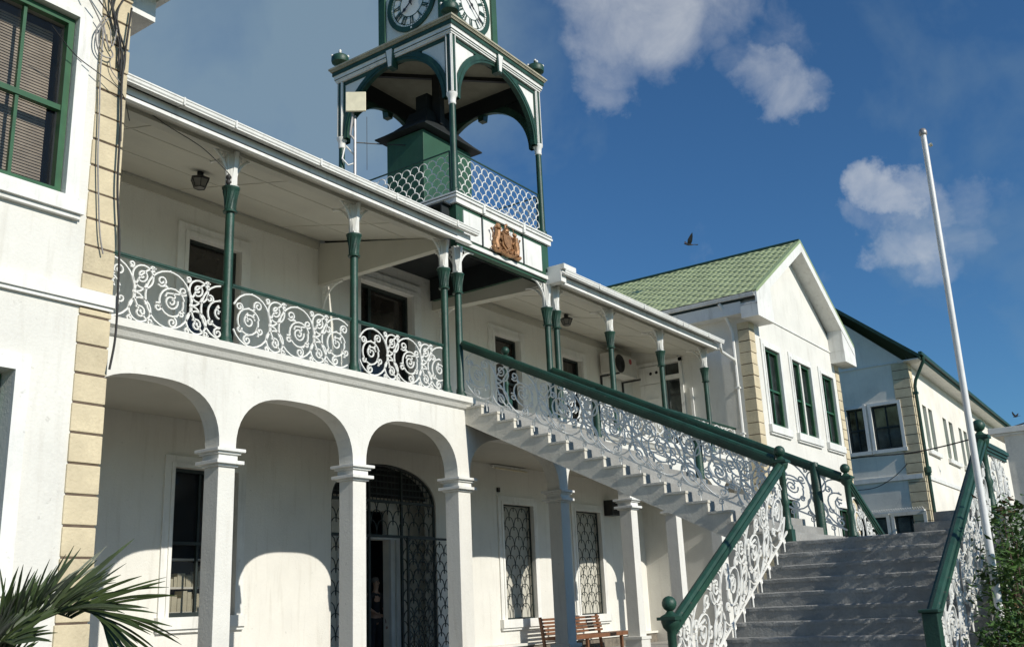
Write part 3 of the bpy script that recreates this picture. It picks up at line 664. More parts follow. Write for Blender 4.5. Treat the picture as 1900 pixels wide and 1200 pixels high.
# arches: green ring, white spandrels
NA = 28; cxm = (TX0+TX1)/2; cym = (TY0+TY1)/2; R0, R1, zs = 1.20, 1.355, 8.92
def arch_panel(P, name):
    """P(u, t, z): u from -1.385..1.385 along the side, t depth"""
    hw_ = 1.385; bk_ = MB(); ring = MB(); spds = {-1: MB(), 1: MB()}; spd = None; ins = MB()
    A = [PI*k/NA for k in range(NA+1)]
    for k in range(NA):
        a0, a1 = A[k], A[k+1]
        q = [(R*math.cos(a), zs+R*.975*math.sin(a)) for R, a in ((R0, a0), (R0, a1), (R1, a1), (R1, a0))]
        i = len(ring.v); ring.v += [P(u, -.05, z) for u, z in q]+[P(u, .05, z) for u, z in q]
        ring.f += [tuple(i+j for j in w) for w in ((0,1,2,3),(7,6,5,4),(0,4,5,1),(2,6,7,3))]
        # a thin raised bead
        q = [(R*math.cos(a), zs+R*.975*math.sin(a)) for R, a in ((R0+.05, a0), (R0+.05, a1), (R0+.08, a1), (R0+.08, a0))]
        i = len(ring.v); ring.v += [P(u, -.062, z) for u, z in q]+[P(u, -.05, z) for u, z in q]; ring.f += [tuple(i+j for j in w) for w in ((0,1,2,3),(0,4,5,1),(2,6,7,3))]
        # spandrel: strip from ring to frame
        u0, z0 = R1*math.cos(a0), zs+R1*.975*math.sin(a0); u1, z1 = R1*math.cos(a1), zs+R1*.975*math.sin(a1)
        zt = 10.08
        for mb, t0 in ((spds[1 if u0+u1 > 0 else -1], -.02),):
            if max(z0, z1) < zt and abs(u0) < 1.30:
                mb.poly([P(u0, t0, z0), P(u1, t0, z1), P(u1, t0, zt), P(u0, t0, zt)]); bk_.poly([P(u0, .05, z0), P(u1, .05, z1), P(u1, .05, zt), P(u0, .05, zt)])
    ins.prism([P(-hw_+.06, -.035, zt) for zt in (zs, )]+[P(-hw_+.115, -.035, zs), P(-hw_+.115, -.035, LT), P(-hw_+.06, -.035, LT)], P(0, 0, 0), P(0, .07, 0))
    ins.prism([P(hw_-.115, -.035, zs), P(hw_-.06, -.035, zs), P(hw_-.06, -.035, LT), P(hw_-.115, -.035, LT)], P(0, 0, 0), P(0, .07, 0))
    ins.prism([P(-hw_+.115, -.035, 10.08), P(hw_-.115, -.035, 10.08), P(hw_-.115, -.035, LT), P(-hw_+.115, -.035, LT)], P(0, 0, 0), P(0, .07, 0))
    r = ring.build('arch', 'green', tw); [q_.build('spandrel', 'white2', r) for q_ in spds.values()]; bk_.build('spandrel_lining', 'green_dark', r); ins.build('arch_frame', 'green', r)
    k_ = MB(); k_.prism([P(-.075, -.15, 10.33), P(.075, -.15, 10.33), P(.035, -.13, 9.99), P(-.035, -.13, 9.99)], P(0, 0, 0), P(0, .12, 0)); k_.build('keystone', 'white2', r)
    k_ = MB(); k_.prism([P(-.11, -.125, 10.32), P(.11, -.125, 10.32), P(.065, -.115, 9.965), P(-.065, -.115, 9.965)], P(0, 0, 0), P(0, .15, 0)); k_.build('keystone_backing', 'green', r)
arch_panel(lambda u, t, z: (cxm+u, TY0+t, z), 'front')
arch_panel(lambda u, t, z: (TX0+t, cym+u, z), 'left')
arch_panel(lambda u, t, z: (cxm+u, TY1-t, z), 'back')
arch_panel(lambda u, t, z: (TX1-t, cym+u, z), 'right')
def ringbox(b, e0, z0, z1):
    i_ = .06; b.box(TX0-e0, TX1+e0, TY0-e0, TY0+i_, z0, z1).box(TX0-e0, TX1+e0, TY1-i_, TY1+e0, z0, z1).box(TX0-e0, TX0+i_, TY0+i_, TY1-i_, z0, z1).box(TX1-i_, TX1+e0, TY0+i_, TY1-i_, z0, z1)
b = MB(); ringbox(b, .08, 10.165, 10.20); ringbox(b, .10, 10.20, 10.225); ringbox(b, .115, 10.24, 10.30); ringbox(b, .12, 10.30, 10.315); b.build('cornice_white_band', 'white2', tw)
b = MB(); ringbox(b, .105, 10.225, 10.24); ringbox(b, .14, 10.315, 10.40); b.build('cornice_green_band', 'green', tw)
b = MB(); ringbox(b, .165, 10.40, 10.42); ringbox(b, .175, 10.42, 10.44); ringbox(b, .195, 10.44, 10.475); b.box(TX0-.19, TX1+.19, TY0-.19, TY1+.19, 10.474, 10.479); b.build('cornice_cap', 'captrim', tw)
MB().box(TX0+.07, TX1-.07, TY0+.07, TY1-.07, 10.44, 10.47).build('lantern_ceiling', 'oldceil', tw)
b = MB()
for (a0, a1, c0, c1) in ((TX0+.06, TX1-.06, TY0+.061, TY0+.075), (TX0+.06, TX1-.06, TY1-.075, TY1-.061), (TX0+.061, TX0+.075, TY0+.075, TY1-.075), (TX1-.075, TX1-.061, TY0+.075, TY1-.075)): b.box(a0, a1, c0, c1, 10.085, 10.46)
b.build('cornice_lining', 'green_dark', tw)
b = MB(); b.obox((TX0+.08, TY1-.08, 10.40), (TX1-.08, TY0+.08, 10.40), .07, .08).obox((13.6, 10.5, 10.42), (14.0, 10.9, 10.42), .03, .03).obox((14.0, 10.9, 10.42), (14.2, 10.6, 10.42), .03, .03)
b.box(cxm-.06, cxm+.06, cym-.05, cym+.05, 9.3, 10.43); b.box(cxm-.14, cxm-.07, cym-.1, cym+.1, 9.3, 10.42)
b.build('ceiling_beams', 'lampblack', tw)
# machine hut inside the lantern
b = MB(); b.box(13.38, 14.87, 11.2, 12.13, 7.0, 8.90); b.build('weight_hut', 'green2', tw, bevel=.008)
b = MB(); o_ = .17; L0, L1, K0, K1 = 13.38-o_, 14.87+o_, 11.2-o_, 12.13+o_; mx, my = (L0+L1)/2, (K0+K1)/2
lv = [(1.0, 8.93), (1.0, 8.955), (.86, 9.04), (.66, 9.18), (.46, 9.36), (.36, 9.60)]
for k in range(len(lv)-1):
    (s0, z0), (s1, z1) = lv[k], lv[k+1]
    q = lambda s, z: [(mx+(L0-mx)*s, my+(K0-my)*s, z), (mx+(L1-mx)*s, my+(K0-my)*s, z), (mx+(L1-mx)*s, my+(K1-my)*s, z), (mx+(L0-mx)*s, my+(K1-my)*s, z)]
    a_, b_ = q(s0, z0), q(s1, z1)
    for j in range(4): b.poly([a_[j], a_[(j+1) % 4], b_[(j+1) % 4], b_[j]])
b.poly(q(1.0, 8.93)); b.box(mx-.22, mx+.22, my-.15, my+.15, 9.58, 10.0)
b.build('hut_roof', 'green_dark', tw)
# scale-pattern balustrade of the lantern
def tower_rail(P, w):
    b = MB(); scales(b, lambda u, v: P(u, 7.03+v), w, .80, .205, .128, .125, .0095, 8, False, 4)
    r = b.build('scale_railing', 'iron', tw, smooth=True)
    MB().obox(P(0, 7.86), P(w, 7.86), .025, .02).obox(P(0, 7.02), P(w, 7.02), .025, .02).obox(P(0, 7.0), P(0, 7.87), .02, .02, (0, 1, 0)).obox(P(w, 7.0), P(w, 7.87), .02, .02, (0, 1, 0)).build('rail_frame', 'green', r)
tower_rail(lambda u, z: (TX0+.10+u, TY0, z), 2.57); tower_rail(lambda u, z: (TX0, TY0+.10+u, z), 2.57)
tower_rail(lambda u, z: (TX1, TY0+.10+u, z), 2.57); tower_rail(lambda u, z: (TX0+.10+u, TY1, z), 2.57)
# clock stage
hh = .87; cz0, cz1, ccz = 10.475, 13.2, 11.73
MB().box(cxm-hh+.05, cxm+hh-.05, cym-hh+.05, cym+hh-.05, cz0, cz1).build('clock_stage', 'white2', tw)
b = MB(); pw = .17
for sx in (-1, 1):
    for sy in (-1, 1):
        X0, X1 = sorted((cxm+sx*hh, cxm+sx*(hh-pw))); Y0, Y1 = sorted((cym+sy*hh, cym+sy*(hh-pw))); b.box(X0, X1, Y0, Y1, cz0, cz1)
b.box(cxm-hh-.03, cxm+hh+.03, cym-hh-.03, cym+hh+.03, cz0, cz0+.05).build('corner_pilaster', 'green2', tw)
def dial(P, hour_deg, min_deg):
    """P(u, t, v): dial plane coordinates, t = distance out of the wall"""
    R = .60; n = 48
    def disc(b, r0, r1, t, th):
        for k in range(n):
            a0, a1 = 2*PI*k/n, 2*PI*(k+1)/n; q = [(r0, a0), (r1, a0), (r1, a1), (r0, a1)]
            i = len(b.v); b.v += [P(r*math.sin(a), t, r*math.cos(a)) for r, a in q]+[P(r*math.sin(a), t-th, r*math.cos(a)) for r, a in q]
            b.f += [tuple(i+j for j in w) for w in ((0,1,2,3),(1,5,6,2),(0,3,7,4))]
    b = MB(); disc(b, .001, .56, .012, .02); d = b.build('clock_dial', 'dial', tw)
    b = MB(); disc(b, .53, .635, .04, .05); disc(b, .295, .310, .018, .012); disc(b, .475, .487, .018, .012)
    def stroke(ang, r0, r1, off0, off1, w):
        s_, c_ = math.sin(ang), math.cos(ang)
        def pt(off, r): return (r*s_+off*c_, r*c_-off*s_)
        q = [pt(off0-w/2, r0), pt(off0+w/2, r0), pt(off1+w/2, r1), pt(off1-w/2, r1)]
        b.poly([P(u, .024, v) for u, v in q])
        i = len(b.v)
    nums = ['XII', 'I', 'II', 'III', 'IV', 'V', 'VI', 'VII', 'VIII', 'IX', 'X', 'XI']
    wid = {'I': .030, 'V': .066, 'X': .066}
    for h, s in enumerate(nums):
        ang = 2*PI*h/12; tot = sum(wid[c] for c in s); o = -tot/2
        for c in s:
            w = wid[c]; m_ = o+w/2
            if c == 'I': stroke(ang, .315, .472, m_, m_, .024)
            elif c == 'V': stroke(ang, .315, .472, m_, m_-.022, .028); stroke(ang, .315, .472, m_, m_+.024, .009)
            else: stroke(ang, .315, .472, m_+.024, m_-.024, .028); stroke(ang, .315, .472, m_-.024, m_+.024, .009)
            o += w
        stroke(ang, .315, .325, 0, 0, tot*1.02); stroke(ang, .462, .475, 0, 0, tot*1.05)
    b.build('numeral_ring', 'green', d)
    b = MB()
    for k in range(60):
        a_ = 2*PI*k/60; r = .507; w = .010 if k % 5 else .018
        u, v = r*math.sin(a_), r*math.cos(a_); b.poly([P(u-w, .030, v-w), P(u+w, .030, v-w), P(u+w, .030, v+w), P(u-w, .030, v+w)])
    for a_ in (PI,): u, v = .58*math.sin(a_), .58*math.cos(a_); b.poly([P(u-.02, .045, v-.02), P(u+.02, .045, v-.02), P(u+.02, .045, v+.02), P(u-.02, .045, v+.02)])
    b.build('minute_marks', 'dial', d)
    b = MB()
    for ang, ln, w in ((hour_deg, .30, .030), (min_deg, .47, .020)):
        a_ = math.radians(ang); s_, c_ = math.sin(a_), math.cos(a_); t = .05 if ln < .4 else .058
        q = [(-w*.6, -.10), (w*.6, -.10), (w*.5, ln*.55), (w*1.5, ln*.68), (w*.8, ln*.82), (0, ln), (-w*.8, ln*.82), (-w*1.5, ln*.68), (-w*.5, ln*.55)]
        b.prism([P(x*c_+y*s_, t, y*c_-x*s_) for x, y in q], P(0, 0, 0), P(0, .006, 0))
    b.prism([P(.035*math.sin(k*PI/6), .05, .035*math.cos(k*PI/6)) for k in range(12)], P(0, 0, 0), P(0, .02, 0))
    b.build('clock_hands', 'lampblack', d)
yf = cym-hh+.05; xf = cxm-hh+.05
dial(lambda u, t, v: (cxm+u, yf-t, ccz+v), 311, 130)
dial(lambda u, t, v: (xf-t, cym-u, ccz+v), 233, 340)
dial(lambda u, t, v: (cxm-u, 2*cym-yf+t, ccz+v), 311, 130)
dial(lambda u, t, v: (2*cxm-xf+t, cym+u, ccz+v), 311, 130)
b = MB(); b.prism([(cxm-1.2, cym-1.2, 13.2), (cxm+1.2, cym-1.2, 13.2), (cxm+1.2, cym+1.2, 13.2), (cxm-1.2, cym+1.2, 13.2)], (0, 0, 0), (0, 0, .25)); b.build('clock_cornice', 'panel', tw)
b = MB()
for (p, q) in (((-1, -1), (1, -1)), ((1, -1), (1, 1)), ((1, 1), (-1, 1)), ((-1, 1), (-1, -1))): b.poly([(cxm+p[0]*1.1, cym+p[1]*1.1, 13.45), (cxm+q[0]*1.1, cym+q[1]*1.1, 13.45), (cxm, cym, 15.2)])
b.build('spire_roof', 'green_dark', tw)
# corner urns
for (x, y, lab) in ((TX0-.03, TY0-.03, 0), (TX1+.03, TY0-.03, 0), (TX0-.03, TY1+.03, 0), (TX1+.03, TY1+.03, 0)):
    b = MB(); b.lathe(x, y, [(.09, 10.475), (.10, 10.50), (.05, 10.53), (.045, 10.56), (.10, 10.60), (.165, 10.63), (.175, 10.66), (.175, 10.74), (.16, 10.77), (.10, 10.80), (.04, 10.83), (.03, 10.86), (.035, 10.89)], 16)
    u_ = b.build('corner_urn', 'green', tw, smooth=True)
    MB().ball(x, y, 10.91, .03, 8).build('stud', 'white2', u_, smooth=True)
    for k in range(4): MB().ball(x+.155*math.cos(PI/4+k*PI/2), y+.155*math.sin(PI/4+k*PI/2), 10.79, .03, 8).build('stud', 'white2', u_, smooth=True)
# antenna on pole beside the tower
t = thing('panel_antenna', (12.45, 12.1, 6.9), 'flat cream antenna panel on a thin pipe left of the clock tower', 'antenna')
MB().tube([(12.45, 12.1, 6.7), (12.45, 12.1, 9.1)], .028, 8).tube([(12.45, 12.1, 8.6), (12.38, 12.15, 8.7), (12.4, 12.1, 9.15)], .025, 6).build('mast', 'metal', t, smooth=True)
pn = MB(); c_ = Vector((12.35, 11.98, 9.33)); ux = Vector((.62, -.78, 0)); uz = Vector((0, 0, 1)); nn = ux.cross(uz)
pn.prism([tuple(c_+ux*p+uz*q) for p, q in ((-.19, -.20), (.19, -.20), (.19, .20), (-.19, .20))], (0, 0, 0), tuple(nn*-.05)); pn.build('antenna_panel', 'panel', t, bevel=.01)
MB().tube([(12.45, 12.1, 8.55), (12.9, 11.9, 8.62), (13.5, 11.6, 8.72)], .012, 5).tube([(12.62, 11.95, 9.1), (12.62, 11.95, 8.0)], .007, 4).build('feed_cable', 'cable', t)
lp = MB(); lp.tube([(12.82, 12.7, 8.8), (12.95, 12.6, 8.62), (12.9, 12.55, 8.42), (12.78, 12.6, 8.35), (12.72, 12.7, 8.5), (12.8, 12.72, 8.75)], .018, 5)
tag(lp.build('cable_loop', 'pole', None, (12.8, 12.7, 8.4), True), 'white coil of cable hanging at the rear left tower column', 'cable')

# ================================================================ STAIRS
st = thing('entrance_stairs', (14.15, 6.5, -1.2), 'grand painted stairs with a long upper flight meeting a wide lower flight', 'stairs')
SX0, SX1 = 12.72, 15.60; NR = 17; zt, zl = 3.328, .65; y0s, y1s = 9.86, 4.72
ris = (zt-zl)/NR; run = (y0s-y1s)/(NR-1+.3)
zig = [(y0s+.12, zt)]; yy = y0s; zz = zt
for k in range(NR):
    zig.append((yy, zz)); zz -= ris; zig.append((yy, zz)); yy -= run
yend = yy+run
low = [(yend-.0, zl), (yend, zl-.24), (y0s+.12, zt-.38)]
for (a, b, m_, nm) in ((SX0, SX0+.085, 'stepwhite', 'stringer'), (SX1-.085, SX1, 'stepwhite', 'stringer')):
    MB().prism([(a, y, z) for y, z in zig]+[(a, y, z) for y, z in low], (a, 0, 0), (b, 0, 0)).build(nm, m_, st)
MB().prism([(SX0+.085, y, z-.002) for y, z in zig]+[(SX0+.085, y, z+.002) for y, z in low], (0, 0, 0), (SX1-SX0-.17, 0, 0)).build('upper_steps', 'grey', st)
b = MB(); yy = y0s; zz = zt
for k in range(NR-1):
    zz -= ris; yy -= run; b.box(SX0-.018, SX0+.10, yy-.014, yy+run-.004, zz-.03, zz+.002)
b.build('nosings', 'stepwhite', st)
# landing and lower flights
LY0, LY1 = 2.22, 4.72
MB().box(SX0+.002, SX1-.002, LY0-.12, LY1+.1, -1.2, zl-.002).build('landing', 'grey', st)
lr, lt = .155, .292; NL = 12
def flight(sg, x0, name):
    b = MB(); pts = [(x0, zl)]; x = x0; z = zl
    pts = []
    for k in range(NL): 
        pts.append((x, z)) ; z2 = z-lr; pts.append((x, z2)); x += sg*lt; z = z2
    pts = [(x0, zl)]+pts[1:]
    pts += [(x-sg*lt, -1.2), (x0-sg*.06, -1.2), (x0-sg*.06, zl)]
    b.prism([(p, LY0-.12, q) for p, q in pts], (0, 0, 0), (0, LY1-LY0+.2, 0)); f = b.build(name, 'grey', st)
    b = MB(); x = x0; z = zl; rj = random.Random(21)
    for k in range(NL-1):
        n_ = 40; pv_ = None
        for q in range(n_+1):
            yy_ = LY0-.118+(LY1+.078-LY0+.118)*q/n_; e_ = rj.uniform(-.010, .003)-(.014 if rj.random() < .10 else 0); zj = rj.uniform(-.006, .001); i_ = len(b.v)
            b.v += [(x-sg*.045, yy_, z-.045), (x+sg*(.012+e_), yy_, z-.045+rj.uniform(-.006, .006)), (x+sg*(.014+e_), yy_, z-.006+zj), (x+sg*e_*.5, yy_, z+.004+zj*.3), (x-sg*.045, yy_, z+.003)]
            if pv_ is not None: b.f += [(pv_+w, pv_+w+1, i_+w+1, i_+w) for w in range(4)]
            pv_ = i_
        x += sg*lt; z -= lr
    for k in []: b.box(min(x, x+sg*.045)+(-0.012 if sg < 0 else 0), max(x, x+sg*.045)+(0.012 if sg > 0 else 0), LY0-.118, LY1+.078, z-.04, z+.003); x += sg*lt; z -= lr
    b.build('step_nosing', 'grey', f, smooth=True)
flight(-1, SX0, 'lower_steps'); flight(1, SX1, 'lower_steps')
for (ya, z0_, zb_, xa) in ((3.18, zl-.003, .765, 12.80), (2.95, .768, .88, 12.86)):
    b = MB(); r_ = .16; P_ = [(xa+1.0, LY0-.1, z0_), (xa, LY0-.1, z0_), (xa, ya-r_, z0_)]+[(xa+r_-r_*math.cos(t*PI/12), ya-r_+r_*math.sin(t*PI/12), z0_) for t in range(1, 7)]+[(xa+1.0, ya, z0_)]
    b.prism(P_, (0, 0, 0), (0, 0, zb_-z0_)); b.build('kerb_block', 'grey', st)

# ---- stair railings (each run is its own thing)
def newel(parent, x, y, z, h=1.02, r=.05, ball=True, square=True):
    b = MB()
    b.box(x-.065, x+.065, y-.065, y+.065, z, z+.16) if square else None
    b.lathe(x, y, [(r+.01, z+.0), (r+.012, z+.2), (r, z+.22), (r*.85, z+h*.45), (r+.012, z+h*.5), (r*.85, z+h*.55), (r*.9, z+h-.12), (r+.03, z+h-.08), (r+.045, z+h-.03), (.095, z+h), (.10, z+h+.025), (.05, z+h+.05), (.025, z+h+.08)], 14)
    n_ = b.build('newel', 'green', parent, smooth=True)
    b = MB(); b.box(x-.10, x+.10, y-.10, y+.10, z+h-.01, z+h+.02)
    if ball: b.ball(x, y, z+h+.145, .075, 14)
    b.build('newel_ball' if ball else 'newel_cap', 'green', n_, smooth=True)
def sloped_rail(name, a, b_, label, newels=(), hoff=.93, boff=.10, start=.33, dbl=False, posts=()):
    """rail between nosing points a and b_ (bottom line), handrail hoff above"""
    a, b_ = Vector(a), Vector(b_); hv = Vector((b_.x-a.x, b_.y-a.y, 0)); L = hv.length; dh = hv/L; sl_ = (b_.z-a.z)/L
    t = thing(name, tuple((a+b_)/2), label, 'railing', 'scrollwork railings of the entrance stairs')
    upz = Vector((0, 0, 1))
    A, B = a+upz*hoff, b_+upz*hoff
    r = MB(); r.obox(A, B, .125, .045).obox(A-upz*.04, B-upz*.04, .085, .035).obox(A-upz*.075, B-upz*.075, .05, .035).tube([A+upz*.022, B+upz*.022], .045, 8); r.build('handrail', 'green', t, smooth=False)
    r = MB(); r.obox(a+upz*boff, b_+upz*boff, .02, .025); r.build('bottom_rail', 'iron', t)
    mid = (hoff-.07+boff)/2; hgt = (hoff-.07-boff)/2
    k_ = hgt/.36
    s = MB(); scroll_fill(s, lambda u, v: tuple(a+dh*u+upz*(sl_*u+mid+v*k_)), L, .0130, .80, .36, start)
    # small scrolls and stubs under the bottom rail
    u = .15
    while u < L-.05:
        p = a+dh*u+upz*(sl_*u+boff-.05); s.tube([tuple(p+dh*q[0]+upz*q[1]) for q in spiral(0, 0, .045, .012, 1.6, 1.2, 8)], .009, 4)
        s.tube([tuple(p+upz*.05), tuple(p-upz*(.055+boff-.05+.02))], .010, 4); u += .30
    s.build('scrollwork', 'iron', t, smooth=True)
    for (x, y, z, h) in newels: newel(t, x, y, z, h)
    for (x, y, z, h) in posts: MB().lathe(x, y, [(.075, z), (.075, z+h-.06), (.06, z+h-.015), (.02, z+h)], 14).build('plain_post', 'green', t, smooth=True)
    return t
XL, XR = 12.79, 15.52
sloped_rail('stair_railing', (XL, 9.93, 3.36), (XL, 4.78, .80), 'white scrollwork railing down the near side of the upper flight', newels=[(XL, 4.70, zl, 1.03)], hoff=.91)
sloped_rail('stair_railing', (XR, 9.93, 3.36), (XR, 4.78, .80), 'white scrollwork railing down the far side of the upper flight', newels=[(XR, 4.70, zl, 1.03)], hoff=.91, posts=[(XR-.0, 5.17, .82, 1.16), (XR-.0, 7.11, 1.74, 1.10), (XR-.0, 9.03, 2.70, 1.12)])
RY = 2.24; XB = 9.25
sloped_rail('stair_railing', (XL-.06, 4.70, .68), (XB+.05, 4.70, -1.17), 'white scrollwork railing on the left edge of the lower flight, ball newel at foot', newels=[(XB, 4.70, -1.2, 1.02)], hoff=.93)
sloped_rail('stair_railing', (XL-.06, RY, .68), (XB+.05, RY, -1.17), 'white scrollwork railing on the right edge of the lower flight beside the bush', newels=[(XL, RY, zl, 1.03)], hoff=.93)
t_ = thing('stair_newel', (XB, RY, -1.2), 'square green newel post at the foot of the right stair railing', 'newel post')
MB().box(XB-.065, XB+.065, RY-.065, RY+.065, -1.2, -.20).build('post', 'green', t_, bevel=.01); MB().box(XB-.085, XB+.085, RY-.085, RY+.085, -.20, -.17).build('cap', 'green', t_, bevel=.01)
sloped_rail('stair_railing', (XR+.06, 4.70, .68), (19.0, 4.70, -1.17), 'white scrollwork railing descending the far lower flight towards the right wing', hoff=.93)
sloped_rail('stair_railing', (XL+.06, RY, zl+.05), (14.15, RY, zl+.05), 'white scrollwork railing along the outer edge of the stair landing', newels=[], hoff=.90)

# short ball newel standing on the balcony behind the rail
t_ = thing('balcony_newel', (14.0, 9.95, 3.33), 'small green newel with a ball finial behind the top of the stair railing', 'newel post'); newel(t_, 14.0, 9.93, 3.33, .90, .035)

# ================================================================ BENCH
bn = thing('wooden_bench', (19.8, 12.3, -1.02), 'brown slatted wooden bench against the wall under the right grilled window', 'bench')
b0, b1 = 18.45, 21.3; fz = -1.02
b = MB()
for k in range(5): b.box(b0, b1+.25, 11.85+k*.095, 11.93+k*.095, fz+.355, fz+.38)
b.box(b0, b1+.25, 11.82, 11.845, fz+.30, fz+.38); b.build('seat', 'wood', bn)
b = MB()
for k in range(5): z = fz+.44+k*.072; b.obox((b0+.05, 12.42+.02*k, z), (b1-.35, 12.42+.02*k, z), .02, .048)
b.build('backrest', 'wood', bn)
for x in (b0+.1, 19.4, b1-.4):
    b = MB(); b.obox((x, 12.42, fz), (x, 12.54, fz+.78), .06, .05, (0, 1, 0)).obox((x, 11.90, fz), (x, 11.90, fz+.34), .06, .06, (0, 1, 0)).obox((x, 11.88, fz+.33), (x, 12.45, fz+.33), .05, .05)
    b.build('leg', 'wood', bn)

# ================================================================ WINGS
qr = random.Random(9)
def quoins(b, x0, x1, y0, y1, z0, z1, pitch=.31, gap=.016, ph=0.0):
    z = z0-ph
    while z < z1:
        a_, c_ = max(z, z0), min(z+pitch-gap, z1)
        j_ = [qr.uniform(-.005, .005) for _ in range(6)]
        if c_-a_ > .02: b.box(x0+j_[0], x1+j_[1], y0+j_[2], y1+j_[3], a_+abs(j_[4]), c_-abs(j_[5]))
        z += pitch
def backing(b, x0, x1, y0, y1, z0, z1): b.box(x0, x1, y0, y1, z0, z1)
WF = 9.38
# --- left wing
lw = thing('courthouse_wing', (2.3, 12, -1.2), 'near left wing of the courthouse, cut by the photo edge, with cream quoins', 'building', 'gabled wings of the courthouse')
wz0, wz1 = 4.36, 6.50
hl = [(4.18, 5.28, wz0, wz1), (1.3, 2.8, wz0, wz1), (3.6, 4.93, .3, 2.43), (1.3, 2.8, .3, 2.43)]
b = MB(); holes_wall(b, -1.4, 5.90, -1.2, 7.35, hl, WF, WF+.3); b.box(5.60, 5.90, WF+.3, 20, -1.2, 7.2); b.box(-1.4, -1.1, WF+.3, 20, -1.2, 7.2)
b.prism([(-1.4, WF, 7.35), (5.90, WF, 7.35), (2.25, WF, 9.9)], (0, 0, 0), (0, .3, 0)); b.build('wing_wall', 'white', lw)
for (a, c, d, e_) in hl: sur(lw, a, c, d, e_, WF, .16, .03, sill=d > 3)
b = MB(); b.box(-1.4, 5.95, WF-.07, WF-.002, 3.26, 3.40).box(-1.4, 5.93, WF-.045, WF-.002, 3.22, 3.26); b.build('wing_trim', 'white2', lw)
b = MB(); quoins(b, 5.56, 5.925, WF-.022, WF+.35, 3.41, 7.2, .31, ph=.12); b.build('quoin', 'quoin', lw, bevel=.01); b = MB(); quoins(b, 5.56, 5.925, WF-.022, WF+.35, -1.2, 3.21, .31); b.build('quoin', 'quoin', lw, bevel=.01)
MB().box(5.57, 5.905, WF-.010, WF+.34, -1.2, 7.2).build('quoin_joint', 'bark', lw)
for (a, c, d, e_) in hl[:2]:
    f = sash_window(lw, a+.01, c-.01, d+.01, e_-.01, WF+.035, 'clear', 'sash', 1, 5.39, .07)
    s_ = MB(); z = d+.1
    while z < e_-.1: s_.prism([(a+.1, WF+.30, z-.031), (a+.1, WF+.312, z), (a+.1, WF+.316, z), (a+.1, WF+.304, z-.031)], (0, 0, 0), (c-a-.2, 0, 0)); z += .034
    s_.build('blind', 'blind', f)
for (a, c, d, e_) in hl[2:]: sash_window(lw, a+.01, c-.01, d+.01, e_-.01, WF+.20, 'glass', 'sash', 1, None, .07)
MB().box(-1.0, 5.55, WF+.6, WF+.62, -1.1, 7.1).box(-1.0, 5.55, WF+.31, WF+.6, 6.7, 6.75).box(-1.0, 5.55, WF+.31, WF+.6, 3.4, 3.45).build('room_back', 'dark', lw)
def gable_roof(parent, cx, hw, zeave, zpk, yf, yb, tiles):
    """two slopes, ridge along Y"""
    th = .10
    for sg in (-1, 1):
        b = MB(); ex = cx+sg*hw
        b.prism([(ex, yf, zeave), (cx, yf, zpk), (cx, yf, zpk-th), (ex, yf, zeave-th)], (0, 0, 0), (0, yb-yf, 0)); b.build('roof_slope', 'white2', parent)
        b = MB()
        Ls = math.hypot(hw, zpk-zeave); rows = int(Ls/.225); cols_ = int((yb-yf)/.215) if tiles else 4; sub = 6 if tiles else 1
        dx, dz = (cx-ex)/Ls, (zpk-zeave)/Ls; nx, nz_ = -dz*(1 if dx > 0 else -1), abs(dx)
        if dx < 0: nx = dz
        nrm = Vector((-dz if dx > 0 else dz, 0, abs(dx)))
        prev = None
        for r in range(rows):
            for (f0, lift) in ((0, .028), (1, .008)):
                s_ = (r+f0)*Ls/rows; line = []
                for c in range(cols_*sub+1):
                    y = yf+(yb-yf)*c/(cols_*sub); w = .5+.5*math.cos(2*PI*c/sub) if tiles else 0
                    dsl = -.045*w if tiles else 0
                    p = Vector((ex+dx*(s_+dsl), y, zeave+dz*(s_+dsl)))+nrm*(.01+lift+.014*w+.006*math.sin(r*3.1+c*.37)); line.append(tuple(p))
                i = len(b.v); b.v += line
                if prev is not None:
                    for c in range(len(line)-1): b.f.append((prev+c, prev+c+1, i+c+1, i+c))
                prev = i
        b.build('roof_tiles', 'roof', parent)
    b = MB()
    for sg in (-1, 1): b.prism([(cx+sg*hw, yf-.035, zeave+.06), (cx, yf-.035, zpk+.06), (cx, yf-.035, zpk-.03), (cx+sg*hw, yf-.035, zeave-.03)], (0, 0, 0), (0, .13, 0))
    b.build('rake_trim', 'rooftrim', parent)
    MB().tube([(cx, yf, zpk+.03), (cx, yb, zpk+.03)], .07, 8).build('ridge_cap', 'roofdark', parent)
gable_roof(lw, 2.25, 4.0, 7.40, 9.9, 8.95, 20, False)
b = MB(); b.box(5.93, 6.26, WF+.02, 18, 6.95, 7.33); b.box(4.6, 6.26, WF-.45, WF-.005, 7.28, 7.34); b.build('boxed_eave', 'white2', lw)
b = MB(); gutter(b, WF-.5, 18, 6.30, 7.33, 'y'); b.build('eave_gutter', 'white2', lw)
